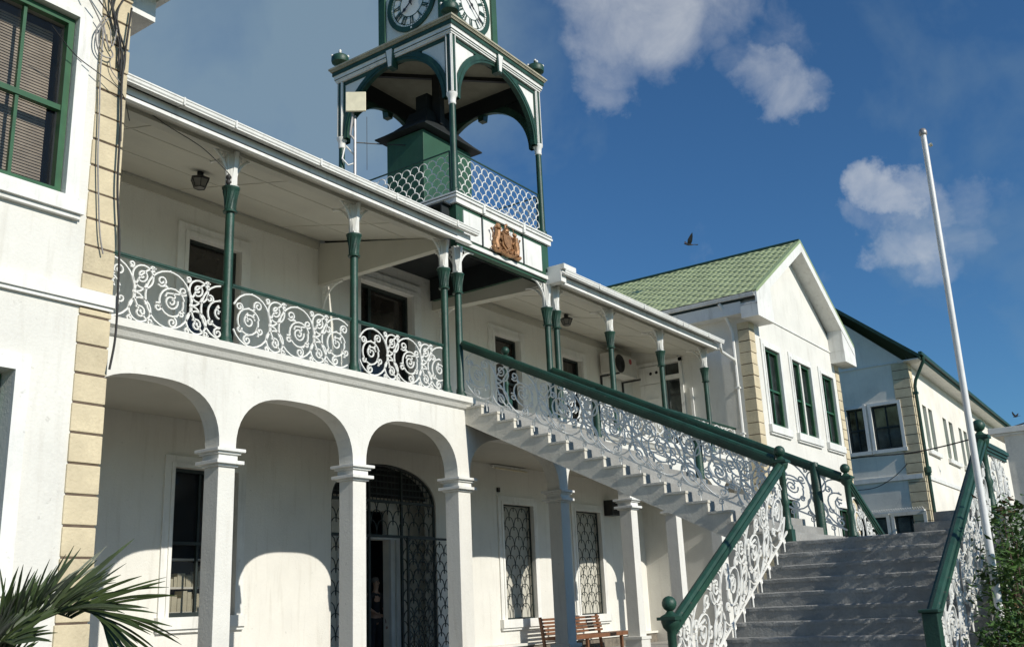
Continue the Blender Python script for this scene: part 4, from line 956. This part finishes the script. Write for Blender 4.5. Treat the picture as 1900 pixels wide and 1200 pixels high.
# --- right wing
rw = thing('courthouse_wing', (28.0, 12, -1.2), 'far right gabled wing with pale green tiled roof and cream quoins', 'building', 'gabled wings of the courthouse')
RX0, RX1 = 24.3, 31.62
hr = [(25.2, 26.3, 4.30, 6.44), (27.25, 27.97, 4.30, 6.44), (28.07, 28.79, 4.30, 6.44), (29.75, 30.85, 4.30, 6.44), (25.2, 26.3, .3, 2.4), (29.75, 30.85, .3, 2.4)]
sidew = [(11.62, 12.1, 3.40, 5.72), (11.62, 11.86, 5.84, 6.26)]
b = MB(); holes_wall(b, RX0, RX1, -1.2, 7.38, hr, WF, WF+.3)
sdoor = (11.45, 11.93, 3.33, 5.80); strans = (11.45, 11.93, 5.90, 6.24)
holes_wall(b, WF+.3, 16, -1.2, 7.2, [sdoor, strans], RX0, RX0+.3, 'y')
b.box(RX1-.3, RX1, WF+.3, 20, -1.2, 7.2)
b.prism([(RX0, WF, 7.38), (RX1, WF, 7.38), (28.0, WF, 9.95)], (0, 0, 0), (0, .3, 0)); b.build('wing_wall', 'white', rw)
b = MB()
for h in (hr[0], hr[3], hr[4], hr[5]): sur(rw, *h, WF, .19, .03, sw=.2)
sur(rw, 27.25, 28.79, 4.30, 6.44, WF, .19, .03, sw=.2)
b.box(RX0+.5, RX1, WF-.03, WF-.002, 7.30, 7.345)
b.build('wing_trim', 'white2', rw)
b = MB(); quoins(b, RX0-.022, RX0+.36, WF-.022, WF+.30, -1.2, 6.95, .31, ph=.10); b.build('quoin', 'quoin', rw, bevel=.01); b = MB(); quoins(b, RX1-.34, RX1+.022, WF-.022, WF+.3, -1.2, 6.95, .31, ph=.10); b.build('quoin', 'quoin', rw, bevel=.01)
MB().box(RX0-.010, RX0+.35, WF-.010, WF+.29, -1.2, 6.95).build('quoin_joint', 'bark', rw); MB().box(RX1-.33, RX1+.01, WF-.01, WF+.29, -1.2, 6.95).build('quoin_joint', 'bark', rw)
for h in hr: sash_window(rw, h[0]+.01, h[1]-.01, h[2]+.01, h[3]-.01, WF+.03, 'glass', 'sash', 1 if h[1]-h[0] > .9 else 0, h[2]+(h[3]-h[2])*.47, .06)
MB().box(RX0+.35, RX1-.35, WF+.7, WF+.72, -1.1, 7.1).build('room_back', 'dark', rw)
# side door under the verandah: white panelled leaf standing open, dark doorway, transom
b = MB(); y0_, y1_ = 11.93, 12.65
b.box(RX0-.05, RX0-.003, 11.36, 11.45, 3.33, 6.36).box(RX0-.05, RX0-.003, 11.93, 12.02, 3.33, 6.36).box(RX0-.05, RX0-.003, 11.45, 11.93, 5.80, 5.90).box(RX0-.05, RX0-.003, 11.36, 12.75, 6.24, 6.34)
b.box(RX0-.04, RX0-.003, 12.02, 12.66, 3.34, 5.72).box(RX0-.06, RX0-.003, 12.02, 12.66, 5.74, 6.22)
for z in (4.0, 4.45, 4.9, 5.3): b.box(RX0-.055, RX0-.04, 12.12, 12.5, z, z+.03)
b.box(RX0-.06, RX0-.003, 11.10, 11.18, 3.33, 5.45)
b.build('side_door', 'white2', rw)
MB().tube([(RX0-.062, 12.30, 6.02), (RX0-.066, 12.30, 6.02)], .045, 10).tube([(RX0-.062, 12.12, 6.03), (RX0-.066, 12.12, 6.03)], .045, 10).build('vent_hole', 'dark', rw)
MB().box(RX0+.12, RX0+.14, 11.4, 12.0, 3.3, 6.3).build('side_door_glass', 'glass', rw)
gable_roof(rw, 28.0, 4.08, 7.60, 10.10, 8.93, 19, True)
b = MB()
for sg in (-1, 1):                               # barge boards and rake soffits
    ex = 28.0+sg*4.10
    b.prism([(ex, 8.90, 7.60), (28.0, 8.90, 10.11), (28.0, 8.90, 9.78), (ex, 8.90, 7.27)], (0, 0, 0), (0, .05, 0))
    b.prism([(ex, 8.95, 7.33), (28.0, 8.95, 9.84), (28.0, 8.95, 9.80), (ex, 8.95, 7.29)], (0, 0, 0), (0, .43, 0))
    x0_, x1_ = sorted((ex, ex-sg*1.12))
    b.prism([(ex, 8.905, 7.30), (ex-sg*1.12, 8.905, 7.30), (ex-sg*1.12, 8.905, 6.95), (ex, 8.905, 6.95)], (0, 0, 0), (0, .47, 0))
    b.prism([(ex, 8.915, 7.305), (ex-sg*1.12, 8.915, 7.305), (ex-sg*1.12, 8.915, 7.97)], (0, 0, 0), (0, .46, 0))
b.box(23.92, RX0-.003, WF, 17, 7.10, 7.42); b.box(RX1+.003, 32.08, WF, 17, 7.10, 7.42)
b.build('boxed_eave', 'white2', rw)
b = MB(); gutter(b, 8.95, 15.5, 23.86, 7.58, 'y'); b.build('eave_gutter', 'white2', rw)
b = MB(); b.tube([(23.88, 9.95, 7.46), (23.92, 9.9, 7.35), (24.2, 9.82, 6.85), (24.22, 9.80, 6.7), (24.22, 9.80, -1.1)], .045, 8)
b.tube([(22.75, 9.55, 6.09), (22.75, 9.55, 6.0), (22.9, 9.6, 5.92), (24.12, 9.78, 5.95), (24.2, 9.80, 5.85)], .038, 8)
for z in (5.2, 4.0, 2.5): b.box(24.16, 24.30, 9.74, 9.86, z, z+.04)
tag(b.build('drainpipe', 'white2', None, (24.22, 9.8, -1.1), True), 'white drainpipe down the side of the right wing with a branch from the gutter', 'drainpipe')

# ================================================================ FAR BUILDING
fb = thing('annexe_building', (44, 12, -1.2), 'white two storey annexe with dark green roof edge beyond the right wing', 'building')
fx, fy = 40.8, 9.38; dn = Vector((1, .035, 0)).normalized()
def FP(u, t, z): return (fx+dn.x*u-dn.y*t*1.0, fy+dn.y*u+t, z)
def far_wall_front():
    b = MB(); Lf = 26.5
    wins = [(1.9+k*4.0, 3.1+k*4.0) for k in range(4)]; wins = [(1.85, 2.6), (2.95, 3.75), (5.95, 6.75), (7.3, 8.2), (9.65, 10.4), (10.9, 11.8), (14, 15), (15.4, 16.4)]
    hs = [(a, c, 5.45, 7.25) for a, c in wins]
    A = sorted({0, Lf, *[h[0] for h in hs], *[h[1] for h in hs]}); Z = [-1.2, 5.45, 7.25, 8.95]
    for i in range(len(A)-1):
        for j in range(3):
            ca = (A[i]+A[i+1])/2
            if j == 1 and any(h[0] < ca < h[1] for h in hs): continue
            b.poly([FP(A[i], 0, Z[j]), FP(A[i+1], 0, Z[j]), FP(A[i+1], 0, Z[j+1]), FP(A[i], 0, Z[j+1])])
    for h in hs:
        for a_ in (h[0], h[1]): b.poly([FP(a_, 0, h[2]), FP(a_, .25, h[2]), FP(a_, .25, h[3]), FP(a_, 0, h[3])])
        for z in (h[2], h[3]): b.poly([FP(h[0], 0, z), FP(h[1], 0, z), FP(h[1], .25, z), FP(h[0], .25, z)])
    # gable side wall facing the court, with openings
    hg = [(9.95, 11.0, 5.36, 7.12), (11.32, 12.0, 5.36, 7.12), (9.6, 10.7, .9, 2.75), (11.0, 12.1, .9, 2.75)]
    holes_wall(b, 9.40, 18.0, -1.2, 8.7, hg, fx, fx+.3, 'y')
    b.poly([(fx, 9.40, 8.7), (fx, 18, 8.7), (fx, 13.7, 12.6)])
    b.build('wall', 'farwhite', fb)
    b = MB()
    for h in hg[:2]+hg[2:]:
        b.box(fx-.06, fx-.002, h[0]-.12, h[0], h[2], h[3]).box(fx-.06, fx-.002, h[1], h[1]+.12, h[2], h[3]).box(fx-.06, fx-.002, h[0]-.12, h[1]+.12, h[3], h[3]+.12).box(fx-.10, fx-.002, h[0]-.15, h[1]+.15, h[2]-.14, h[2])
    b.box(fx-.06, fx-.003, 9.40, 18, 4.10, 4.28); b.box(fx-.05, fx-.003, 9.7, 18, 8.72, 8.80)
    for (a_, c_) in [(1.65, 4.0), (5.75, 8.45), (9.45, 12.05), (13.8, 16.6)]: 
        q = [FP(a_, -.12, 5.22), FP(c_, -.12, 5.22), FP(c_, -.12, 5.40), FP(a_, -.12, 5.40)]; b.prism(q, (0, 0, 0), (0, .12, 0))
    q = [FP(0.4, -.06, 4.12), FP(26, -.06, 4.12), FP(26, -.06, 4.28), FP(.4, -.06, 4.28)]; b.prism(q, (0, 0, 0), (0, .06, 0))
    b.build('wall_trim', 'white2', fb)
    for h in hs:
        f = MB()
        for (a_, c_, z0, z1) in ((h[0], h[0]+.07, 5.45, 7.25), (h[1]-.07, h[1], 5.45, 7.25), (h[0]+.07, h[1]-.07, 7.17, 7.25), (h[0]+.07, h[1]-.07, 5.45, 5.53), (h[0]+.07, h[1]-.07, 6.3, 6.38)):
            f.prism([FP(a_, .12, z0), FP(c_, .12, z0), FP(c_, .12, z1), FP(a_, .12, z1)], (0, 0, 0), (0, .06, 0))
        f = f.build('window', 'sash', fb); MB().poly([FP(h[0], .20, 5.45), FP(h[1], .20, 5.45), FP(h[1], .20, 7.25), FP(h[0], .20, 7.25)]).build('pane', 'glass', f)
    for h in hg:
        f = MB(); x_ = fx+.08; w = .06; zm = (h[2]+h[3])/2; ym = (h[0]+h[1])/2
        f.box(x_, x_+.06, h[0], h[0]+w, h[2], h[3]).box(x_, x_+.06, h[1]-w, h[1], h[2], h[3]).box(x_, x_+.06, h[0]+w, h[1]-w, h[3]-w, h[3]).box(x_, x_+.06, h[0]+w, h[1]-w, h[2], h[2]+w).box(x_, x_+.06, h[0]+w, h[1]-w, zm-.03, zm+.03).box(x_+.01, x_+.05, ym-.02, ym+.02, h[2]+w, h[3]-w)
        f = f.build('window', 'grille', fb); MB().box(x_+.08, x_+.1, h[0], h[1], h[2], h[3]).build('pane', 'glass', f)
    b = MB()
    for k in range(31): b.tube([(fx-.25, 9.5+k*.09, 2.93), (fx-.25, 9.55+k*.09, 3.02), (fx-.25, 9.6+k*.09, 2.93)], .012, 4)
    b.box(fx-.27, fx-.22, 9.5, 12.2, 2.86, 2.92).box(fx-.25, fx-.003, 9.5, 9.55, 2.86, 2.92).box(fx-.25, fx-.003, 12.15, 12.2, 2.86, 2.92); b.build('iron_cresting', 'white2', fb)
    b = MB(); quoins(b, fx-.03, fx+.5, 9.34, 9.98-.0, -1.2, 8.7, .37, .02); b.build('quoin', 'quoin', fb)
    MB().box(fx-.012, fx+.45, 9.36, 9.96, -1.2, 8.7).build('quoin_joint', 'bark', fb)
    # roof
    b = MB(); Lf = 26.7
    def RP(u, t, z): return FP(u, t, z)
    b.prism([(fx-.5, 8.75, 8.68), (fx-.5, 13.7, 12.85), (fx-.5, 13.7, 13.0), (fx-.5, 8.75, 8.84)], (0, 0, 0), tuple(Vector((dn.x*Lf, dn.y*Lf, .0))))
    b.prism([(fx-.5, 18.6, 8.68), (fx-.5, 13.7, 12.85), (fx-.5, 13.7, 13.05), (fx-.5, 18.6, 8.92)], (0, 0, 0), tuple(Vector((dn.x*Lf, dn.y*Lf, .0))))
    b.build('roof', 'roofdark', fb)
    b = MB(); e0 = Vector((fx-.5, 8.70, 8.86)); b.obox(e0, e0+dn*Lf, .13, .13); b.build('eave_gutter', 'green', fb)
    b = MB(); b.prism([(fx-.45, 8.8, 8.66), (fx-.45, 9.42, 8.66), (fx-.45, 9.42, 8.70), (fx-.45, 8.8, 8.70)], (0, 0, 0), tuple(dn*(Lf-.2))); b.build('soffit', 'white2', fb)
far_wall_front()
b = MB(); b.tube([(fx-.1, 8.70, 8.85), (fx-.08, 8.72, 8.6), (fx+.12, 9.15, 7.95), (fx+.15, 9.22, 7.7), (fx+.15, 9.22, -1.1)], .065, 8)
for z in (7.4, 4.2, 1.5): b.box(fx+.05, fx+.25, 9.14, 9.36, z, z+.09)
b.lathe(fx+.15, 9.22, [(.07, 4.25), (.13, 4.3), (.13, 4.5), (.07, 4.55)], 8)
tag(b.build('drainpipe', 'green', None, (fx+.15, 9.22, -1.1), True), 'dark green drainpipe at the corner of the far annexe', 'drainpipe')
# white walled gatehouse at the right edge
gh = thing('gatehouse', (33, 4, -1.2), 'plain white flat topped building with faded pink panel at the right edge', 'building')
MB().box(30.0, 37.0, 2.0, 4.66, -1.2, 3.98).build('wall', 'farwhite', gh)
MB().box(29.88, 37.1, 1.9, 5.02, 3.985, 4.14).box(29.95, 37.05, 1.95, 4.9, 3.92, 3.984).build('coping', 'white2', gh, bevel=.01)
MB().box(29.97, 29.997, 2.6, 4.15, .2, 3.55).build('pink_panel', 'pink', gh)

# ================================================================ FLAGPOLE
fp = thing('flagpole', (10.5, 1.90, -1.2), 'tall bare white flagpole standing in front of the bush', 'flagpole')
bx = 10.5; P0 = Vector((10.5, 1.94, -1.2)); P1 = Vector((10.5, 1.885, 4.66))
MB().tube([tuple(P0), tuple(P0.lerp(P1, .33)), tuple(P0.lerp(P1, .34)), tuple(P0.lerp(P1, .66)), tuple(P1)], .040, 12, taper=.72).build('pole', 'pole', fp, smooth=True)
MB().lathe(P1.x, P1.y, [(.034, 4.62), (.042, 4.63), (.042, 4.66), (.03, 4.69), (.012, 4.70)], 12).build('truck', 'metal', fp, smooth=True)
MB().tube([(10.53, 1.85, 4.50), (10.53, 1.82, 4.51)], .02, 8).build('pulley', 'panel', fp)

# ================================================================ CABLES
def cable(pts, r, label, m_='cable', name='cable'):
    # Catmull-Rom smoothing
    P = [Vector(p) for p in pts]; Q = [P[0]]+P+[P[-1]]; out = []
    for i in range(1, len(Q)-2):
        for k in range(6):
            t = k/6; a_, b_, c_, d_ = Q[i-1], Q[i], Q[i+1], Q[i+2]
            out.append(.5*((2*b_)+(c_-a_)*t+(2*a_-5*b_+4*c_-d_)*t*t+(-a_+3*b_-3*c_+d_)*t**3))
    out.append(P[-1]); b = MB(); b.tube(out, r, 5); return b, P[0]
def cables(name, runs, label, m_='cable'):
    b = MB(); loc = None
    for pts, r in runs:
        bb_, p0 = cable(pts, r, ''); i = len(b.v); b.v += bb_.v; b.f += [tuple(i+q for q in f) for f in bb_.f]; loc = loc or tuple(p0)
    return tag(b.build(name, m_, None, loc, True), label, 'cable')
yq = 9.31
cables('cable_bundle', [([(5.702, yq, 7.1), (5.64, yq-.01, 6.75), (5.688, yq-.02, 6.554), (5.749, yq, 6.472), (5.77, yq, 6.176), (5.821, yq, 5.951), (5.835, yq, 5.66), (5.86, yq, 5.2)], .010),
 ([(5.83, yq, 7.1), (5.71, yq-.01, 6.819), (5.712, yq, 6.594), (5.764, yq-.02, 6.451), (5.836, yq, 6.318), (5.84, yq, 6.123), (5.814, yq, 5.948), (5.95, 9.5, 5.8)], .012),
 ([(5.35, yq, 6.9), (5.582, yq-.02, 6.684), (5.66, yq, 6.555), (5.741, yq-.02, 6.384), (5.761, yq, 6.116)], .009),
 ([(5.60, yq, 7.1), (5.62, yq-.03, 6.8), (5.70, yq-.03, 6.6), (5.78, yq-.01, 6.30), (5.80, yq, 6.0)], .012),
 ([(5.5, yq, 7.1), (5.6, yq-.04, 6.78), (5.67, yq-.03, 6.62), (5.73, yq, 6.40), (5.80, yq-.02, 6.25), (5.83, yq, 5.98)], .009)], 'tangle of black cables at the top of the left wing corner')
cables('cable_bundle', [([(5.571, yq, 6.65), (5.467, yq-.01, 6.432), (5.467, yq-.02, 6.254), (5.542, yq, 6.153), (5.649, yq-.01, 6.148), (5.685, yq, 6.219), (5.609, yq, 6.322), (5.555, yq, 6.503)], .009),
 ([(5.59, yq-.01, 6.62), (5.50, yq-.02, 6.45), (5.50, yq-.01, 6.27), (5.56, yq-.02, 6.18)], .007), ([(5.62, yq-.02, 6.5), (5.66, yq-.02, 6.3), (5.70, yq-.02, 6.5), (5.68, yq-.02, 6.65)], .007), ([(5.65, yq, 6.15), (5.68, yq, 6.02), (5.76, yq-.01, 5.93), (5.82, yq, 5.90)], .006)], 'loop of grey cable hooked on the left wing corner under the eave', 'cable2')
cables('cable', [([(5.552, yq, 6.55), (5.552, yq, 6.198), (5.555, yq, 5.888), (5.582, yq, 5.368), (5.60, yq, 4.95), (5.635, yq, 4.549), (5.689, yq, 4.065), (5.745, yq, 3.83)], .009)], 'thin grey cable running down the left edge of the cream quoins', 'cable2')
cables('cable', [([(5.87, 9.29, 6.9), (5.812, 9.29, 5.999), (5.833, 9.29, 5.398), (5.847, 9.29, 4.649), (5.917, 9.29, 4.003), (5.942, 9.29, 3.392), (5.948, 9.29, 3.091), (5.939, 9.29, 2.852), (5.902, 9.29, 2.581)], .013)], 'long black cable hanging in front of the leftmost verandah railing')
cables('cable', [([(4.9, 9.2, 6.15), (5.241, yq, 6.007), (5.535, yq-.02, 5.893), (5.819, yq-.02, 5.779), (6.2, 9.7, 5.72)], .006), ([(6.2, 9.72, 6.22), (6.339, 9.90, 6.151), (6.81, 9.9, 5.99), (7.4, 9.9, 5.87), (7.86, 9.92, 5.66)], .006)], 'thin wire strung from the left wing window across to the first green column')
cables('cable', [([(5.2, 9.25, 6.9), (5.312, 9.25, 6.726), (5.521, yq, 6.514), (5.552, yq, 6.3)], .008)], 'pale wire slanting down to the loop on the left wing wall', 'cable2')
cables('overhead_wire', [([(36, 12, 4.4), (33.0, 9.731, 4.181), (33.0, 7.698, 4.143), (33.0, 5.915, 4.355), (33.0, 4.517, 4.611), (33.5, 2.0, 5.2)], .022)], 'black overhead wire sagging across the far annexe to the right edge')
cables('overhead_wire', [([(39.9, 12.5, 3.9), (39.9, 11.6, 3.80), (39.9, 10.9, 3.86), (39.9, 10.2, 4.2), (39.9, 9.7, 4.6)], .016)], 'thin drooping wire along the shaded wall of the far annexe')

# ================================================================ BIRDS
def bird(loc, sc, label, ang):
    t = thing('flying_bird', loc, label, 'bird', 'birds in the sky')
    c = Vector(loc); f = Vector((math.cos(ang), math.sin(ang), 0)); s_ = Vector((-math.sin(ang), math.cos(ang), 0)); z = Vector((0, 0, 1))
    P = lambda a_, b_, d: tuple(c+(f*a_+s_*b_+z*d)*sc)
    b = MB(); prof = [(-.42, .02, .03), (-.25, .035, .0), (-.10, .07, .0), (.05, .085, .0), (.18, .06, .015), (.24, .05, .03), (.29, .045, .04), (.33, .02, .04), (.37, .008, .035)]
    i0 = 0; n = 8
    for (a_, r, dz) in prof:
        for k in range(n): an = 2*PI*k/n; b.v.append(P(a_, r*math.cos(an), dz+r*math.sin(an)*.9))
    for j in range(len(prof)-1):
        for k in range(n): b.f.append((j*n+k, j*n+(k+1) % n, (j+1)*n+(k+1) % n, (j+1)*n+k))
    for sg, lift in ((1, .85), (-1, .65)):
        A = [(.14, .05, .03), (.20, .28, .10+.16*lift), (.10, .52, .10+.42*lift), (-.02, .66, .10+.60*lift), (-.08, .50, .06+.40*lift), (-.12, .28, .04+.15*lift), (-.10, .05, .02)]
        b.prism([P(a_, sg*bb_, d) for a_, bb_, d in A], (0, 0, 0), tuple(f*.0+z*(-.012*sc)))
    b.prism([P(-.35, -.03, .02), P(-.35, .03, .02), P(-.60, .09, .02), P(-.62, 0, .02), P(-.60, -.09, .02)], (0, 0, 0), tuple(z*(-.012*sc)))
    b.build('body', 'feather', t)
bird((26.3, 11.7, 10.24), .46, 'dark bird with raised wings flying above the green tiled roof', 2.4)
bird((44.0, 6.27, 6.45), .34, 'tiny dark bird in the sky above the gatehouse', 1.2)

# ================================================================ PERSON in the doorway
def skinned(name, nodes, edges, m_, parent, sub=2):
    me = bpy.data.meshes.new(name); root = parent
    while root.parent: root = root.parent
    me.from_pydata([U(n[0])-Vector(root.location) for n in nodes], edges, []); me.materials.append(Mt[m_])
    o = bpy.data.objects.new(name, me); col.objects.link(o); o.parent = parent
    sk = o.modifiers.new('skin', 'SKIN'); sk.use_smooth_shade = True
    for i, n in enumerate(nodes):
        r = n[1]; o.data.skin_vertices[0].data[i].radius = (r[0], r[1]) if isinstance(r, tuple) else (r, r)
    o.data.skin_vertices[0].data[0].use_root = True
    sb = o.modifiers.new('sub', 'SUBSURF'); sb.levels = sub; sb.render_levels = sub
    return o
pr = thing('person', (14.78, 13.78, -.84), 'person in dark clothes standing in the open doorway behind the arched gate', 'person')
px_, py_, pf = 14.76, 13.80, -.84
Q = lambda a_, b_, c_: (px_+a_, py_+b_, pf+c_)
body = [(Q(0, 0, .78), .10), (Q(0, 0, .95), .095), (Q(0, 0, 1.10), .105), (Q(0, 0, 1.20), .07), (Q(-.0, -.01, 1.26), .045), (Q(-.01, -.03, 1.34), (.065, .075)), (Q(-.01, -.03, 1.43), (.068, .08)), (Q(-.01, -.02, 1.49), .04),
 (Q(-.15, 0, 1.17), .05), (Q(-.19, -.02, .93), .038), (Q(-.12, -.16, .82), .028), (Q(-.07, -.20, .82), .022), (Q(.15, 0, 1.17), .05), (Q(.21, -.02, .93), .038), (Q(.19, -.10, .72), .028), (Q(.18, -.12, .64), .024),
 (Q(-.08, 0, .70), .085), (Q(-.09, 0, .38), .06), (Q(-.09, .01, .06), .04), (Q(-.09, -.10, .03), .035), (Q(.08, 0, .70), .085), (Q(.09, 0, .38), .06), (Q(.09, .01, .06), .04), (Q(.10, -.10, .03), .035)]
be = [(0,1),(1,2),(2,3),(3,4),(4,5),(5,6),(6,7),(3,8),(8,9),(9,10),(10,11),(3,12),(12,13),(13,14),(14,15),(0,16),(16,17),(17,18),(18,19),(0,20),(20,21),(21,22),(22,23)]
skinned('body', body, be, 'skin', pr)
grow = lambda ids, e_: [(body[i][0], (body[i][1]+e_) if not isinstance(body[i][1], tuple) else body[i][1]) for i in ids]
skinned('shirt', grow([0,1,2,3,8,9,12,13], .014), [(0,1),(1,2),(2,3),(3,4),(4,5),(3,6),(6,7)], 'cloth', pr)
skinned('trousers', grow([0,16,17,18,20,21,22], .014), [(0,1),(1,2),(2,3),(0,4),(4,5),(5,6)], 'cloth', pr)
hb = MB(); hb.ball(px_-.01, py_-.005, pf+1.46, .078, 12, sx=.95, sy=1.02, sz=.85); hb.build('hair', 'hair', pr, smooth=True)
fcm = MB(); fcm.ball(px_-.01, py_-.112, pf+1.40, .014, 8, sz=1.6); fcm.build('nose', 'skin', pr, smooth=True)
fcm = MB(); fcm.ball(px_-.035, py_-.098, pf+1.425, .010, 8); fcm.ball(px_+.015, py_-.098, pf+1.425, .010, 8); fcm.build('eyes', 'cloth', pr)
fcm = MB(); fcm.ball(px_-.01, py_-.10, pf+1.355, .018, 8, sz=.35); fcm.build('mouth', 'hair', pr)
for k_, (hx, hy, hz, dx) in enumerate(((-.07, -.20, .82, 1), (.18, -.12, .60, -1))):
    hm = MB()
    for q in range(4): o_ = (q-1.5)*.013; hm.tube([Q(hx, hy+o_, hz), Q(hx+dx*.012, hy-.02+o_, hz-.03), Q(hx+dx*.02, hy-.02+o_, hz-.055-.006*(1 if q in (1, 2) else 0))], .0065, 5, taper=.7)
    hm.tube([Q(hx, hy-.02, hz), Q(hx+dx*.03, hy-.035, hz-.015), Q(hx+dx*.04, hy-.04, hz-.035)], .007, 5, taper=.7); hm.build('hand', 'skin', pr, smooth=True)

# ================================================================ PALM
pc = Vector((2.74, 5.05, -.36))
pm = thing('palm_plant', (pc.x, pc.y, -1.2), 'dark green fan fronded palm in front of the left wing', 'palm')
MB().tube([(pc.x-.02, pc.y, -1.2), (pc.x, pc.y, -.8), tuple(pc)], .075, 10, taper=.8).build('trunk', 'bark', pm, smooth=True)
RT = Vector((.57, -.82, 0)).normalized(); TW = Vector((-.82, -.57, 0)).normalized()   # across the view and towards it
def fan_frond(path, a0, a1, ln, nl, seed, depth=0.0):
    """arching frond given as (across, up) points; leaflets swing from angle a0 at the base to a1 at the tip"""
    r_ = random.Random(seed); P = [pc+RT*u+Vector((0, 0, v))+TW*(depth*k/len(path)) for k, (u, v) in enumerate(path)]
    b = MB(); b.tube(P, .012, 5, taper=.4); f = b.build('frond', 'palm', pm, smooth=True); lv_ = MB(); n = len(P)-1
    for k in range(nl):
        t = (k+.5)/nl; q = t*n; i = min(int(q), n-1); B_ = P[i].lerp(P[i+1], q-i)
        for side in (0, 1):
            ang = math.radians(a0+(a1-a0)*t**1.15+r_.uniform(-11, 11)-(side*22 if t < .9 else 10*side)); l_ = ln*(.62+.5*math.sin(PI*(.15+.75*t)))*r_.uniform(.72, 1.15)
            out = r_.uniform(.1, .65)*(1 if side else -1)
            d = (RT*math.cos(ang)+Vector((0, 0, math.sin(ang)))+TW*out).normalized(); wd = d.cross(TW*.8+Vector((0, 0, .5))*(1 if side else -1)).normalized(); w = .0068*r_.uniform(.75, 1.25)
            pp = B_.copy(); prev = None; sg_ = 6; bend = r_.uniform(.3, 2.2)
            for s_ in range(sg_+1):
                e_ = s_/sg_; ww = w*(.55+1.6*e_*(1-e_)*1.6) if s_ < sg_ else .001; c_ = Vector((0, 0, -.5*ww))
                i_ = len(lv_.v); lv_.v += [tuple(pp-wd*ww), tuple(pp+c_), tuple(pp+wd*ww)]
                if prev is not None: lv_.f += [(prev, prev+1, i_+1, i_), (prev+1, prev+2, i_+2, i_+1)]
                prev = i_; pp = pp+d*(l_/sg_); d = (d+Vector((0, 0, -.045*bend))+RT*.012*bend).normalized()
    lv_.build('leaflets', 'palm', f)
main = [(0, 0), (-.03, .17), (.06, .32), (.17, .40), (.27, .435), (.375, .445), (.466, .415), (.545, .30), (.60, .15)]
def leaf_arch(P, a0, a1, ln, nl, sd, dp): fan_frond(P, a0, a1, ln, nl, sd, dp)
leaf_arch(main[1:], 112, -75, .40, 42, 1, .05)
leaf_arch([(u*.72-.10, v*.97) for u, v in main[:7]], 106, 35, .32, 44, 2, -.25)
leaf_arch([(-u*.8-.05, v) for u, v in main], 78, 210, .34, 44, 3, .0)
leaf_arch([(0, 0), (-.05, .22), (-.12, .38), (-.2, .46)], 80, 140, .30, 30, 4, -.3)
leaf_arch([(-.05, .05), (-.06, .18), (.0, .27), (.09, .31), (.17, .29)], 108, 25, .24, 30, 5, .3)
leaf_arch([(-.10, .05), (-.2, .16), (-.3, .22), (-.42, .22)], 90, 200, .28, 28, 7, .5)
leaf_arch([(-.06, .0), (.02, .12), (.10, .20), (.19, .22), (.26, .16)], 95, -10, .15, 24, 8, .4)

# ================================================================ BUSH
def bush(name, c, rad, nclump, nleaf, label, seed, leaf=.055, mm='leaf', extra=None):
    r_ = random.Random(seed); t = thing(name, (c[0], c[1], -1.2), label, 'bush'); st_ = MB(); L = [MB(), MB()]
    for k in range(nclump):
        while True:
            v = Vector([r_.uniform(-1, 1) for _ in range(3)])
            if .35 < v.length < 1: break
        q = Vector((c[0]+v.x*rad[0], c[1]+v.y*rad[1], c[2]+v.z*rad[2]))
        base = Vector((c[0]+v.x*.15, c[1]+v.y*.15, -1.2)); mid_ = base.lerp(q, .55)+Vector((r_.uniform(-.06, .06), r_.uniform(-.06, .06), .05))
        if k % 2 == 0: st_.tube([base, mid_, q], .012, 4, taper=.35)
        which = 1 if r_.random() < .09 else 0
        for j in range(nleaf):
            g = Vector((r_.gauss(0, .085), r_.gauss(0, .085), r_.gauss(0, .08))); p = q+g
            d = Vector((r_.uniform(-1, 1), r_.uniform(-1, 1), r_.uniform(-.6, .7))).normalized(); n_ = d.cross(Vector((r_.uniform(-.4, .4), r_.uniform(-.4, .4), 1))).normalized()
            l_ = leaf*r_.uniform(.7, 1.35); w = l_*.26; up_ = n_.cross(d)*(l_*.12)
            L[which].poly([tuple(p), tuple(p+d*l_*.5+n_*w-up_), tuple(p+d*l_), tuple(p+d*l_*.5-n_*w-up_)])
            L[which].f[-1] = L[which].f[-1]
    st_.build('stems', 'bark', t, smooth=True); f = L[0].build('foliage', mm, t); L[1].build('brown_foliage', 'leaf2', t)
bush('leafy_bush', (11.4, 1.80, -.22), (1.30, .30, 1.05), 160, 28, 'dense leafy green and brown bush beside the right stair railing', 11, .085)
bush('leafy_bush', (9.95, 1.72, -.72), (.45, .24, .62), 80, 30, 'low leafy bush around the foot of the flagpole', 12, .07)

for o in list(scene.objects):
    if o.type == 'MESH' and o.parent is None and 'kind' not in o.keys() and 'label' not in o.keys(): print('UNTAGGED', o.name)
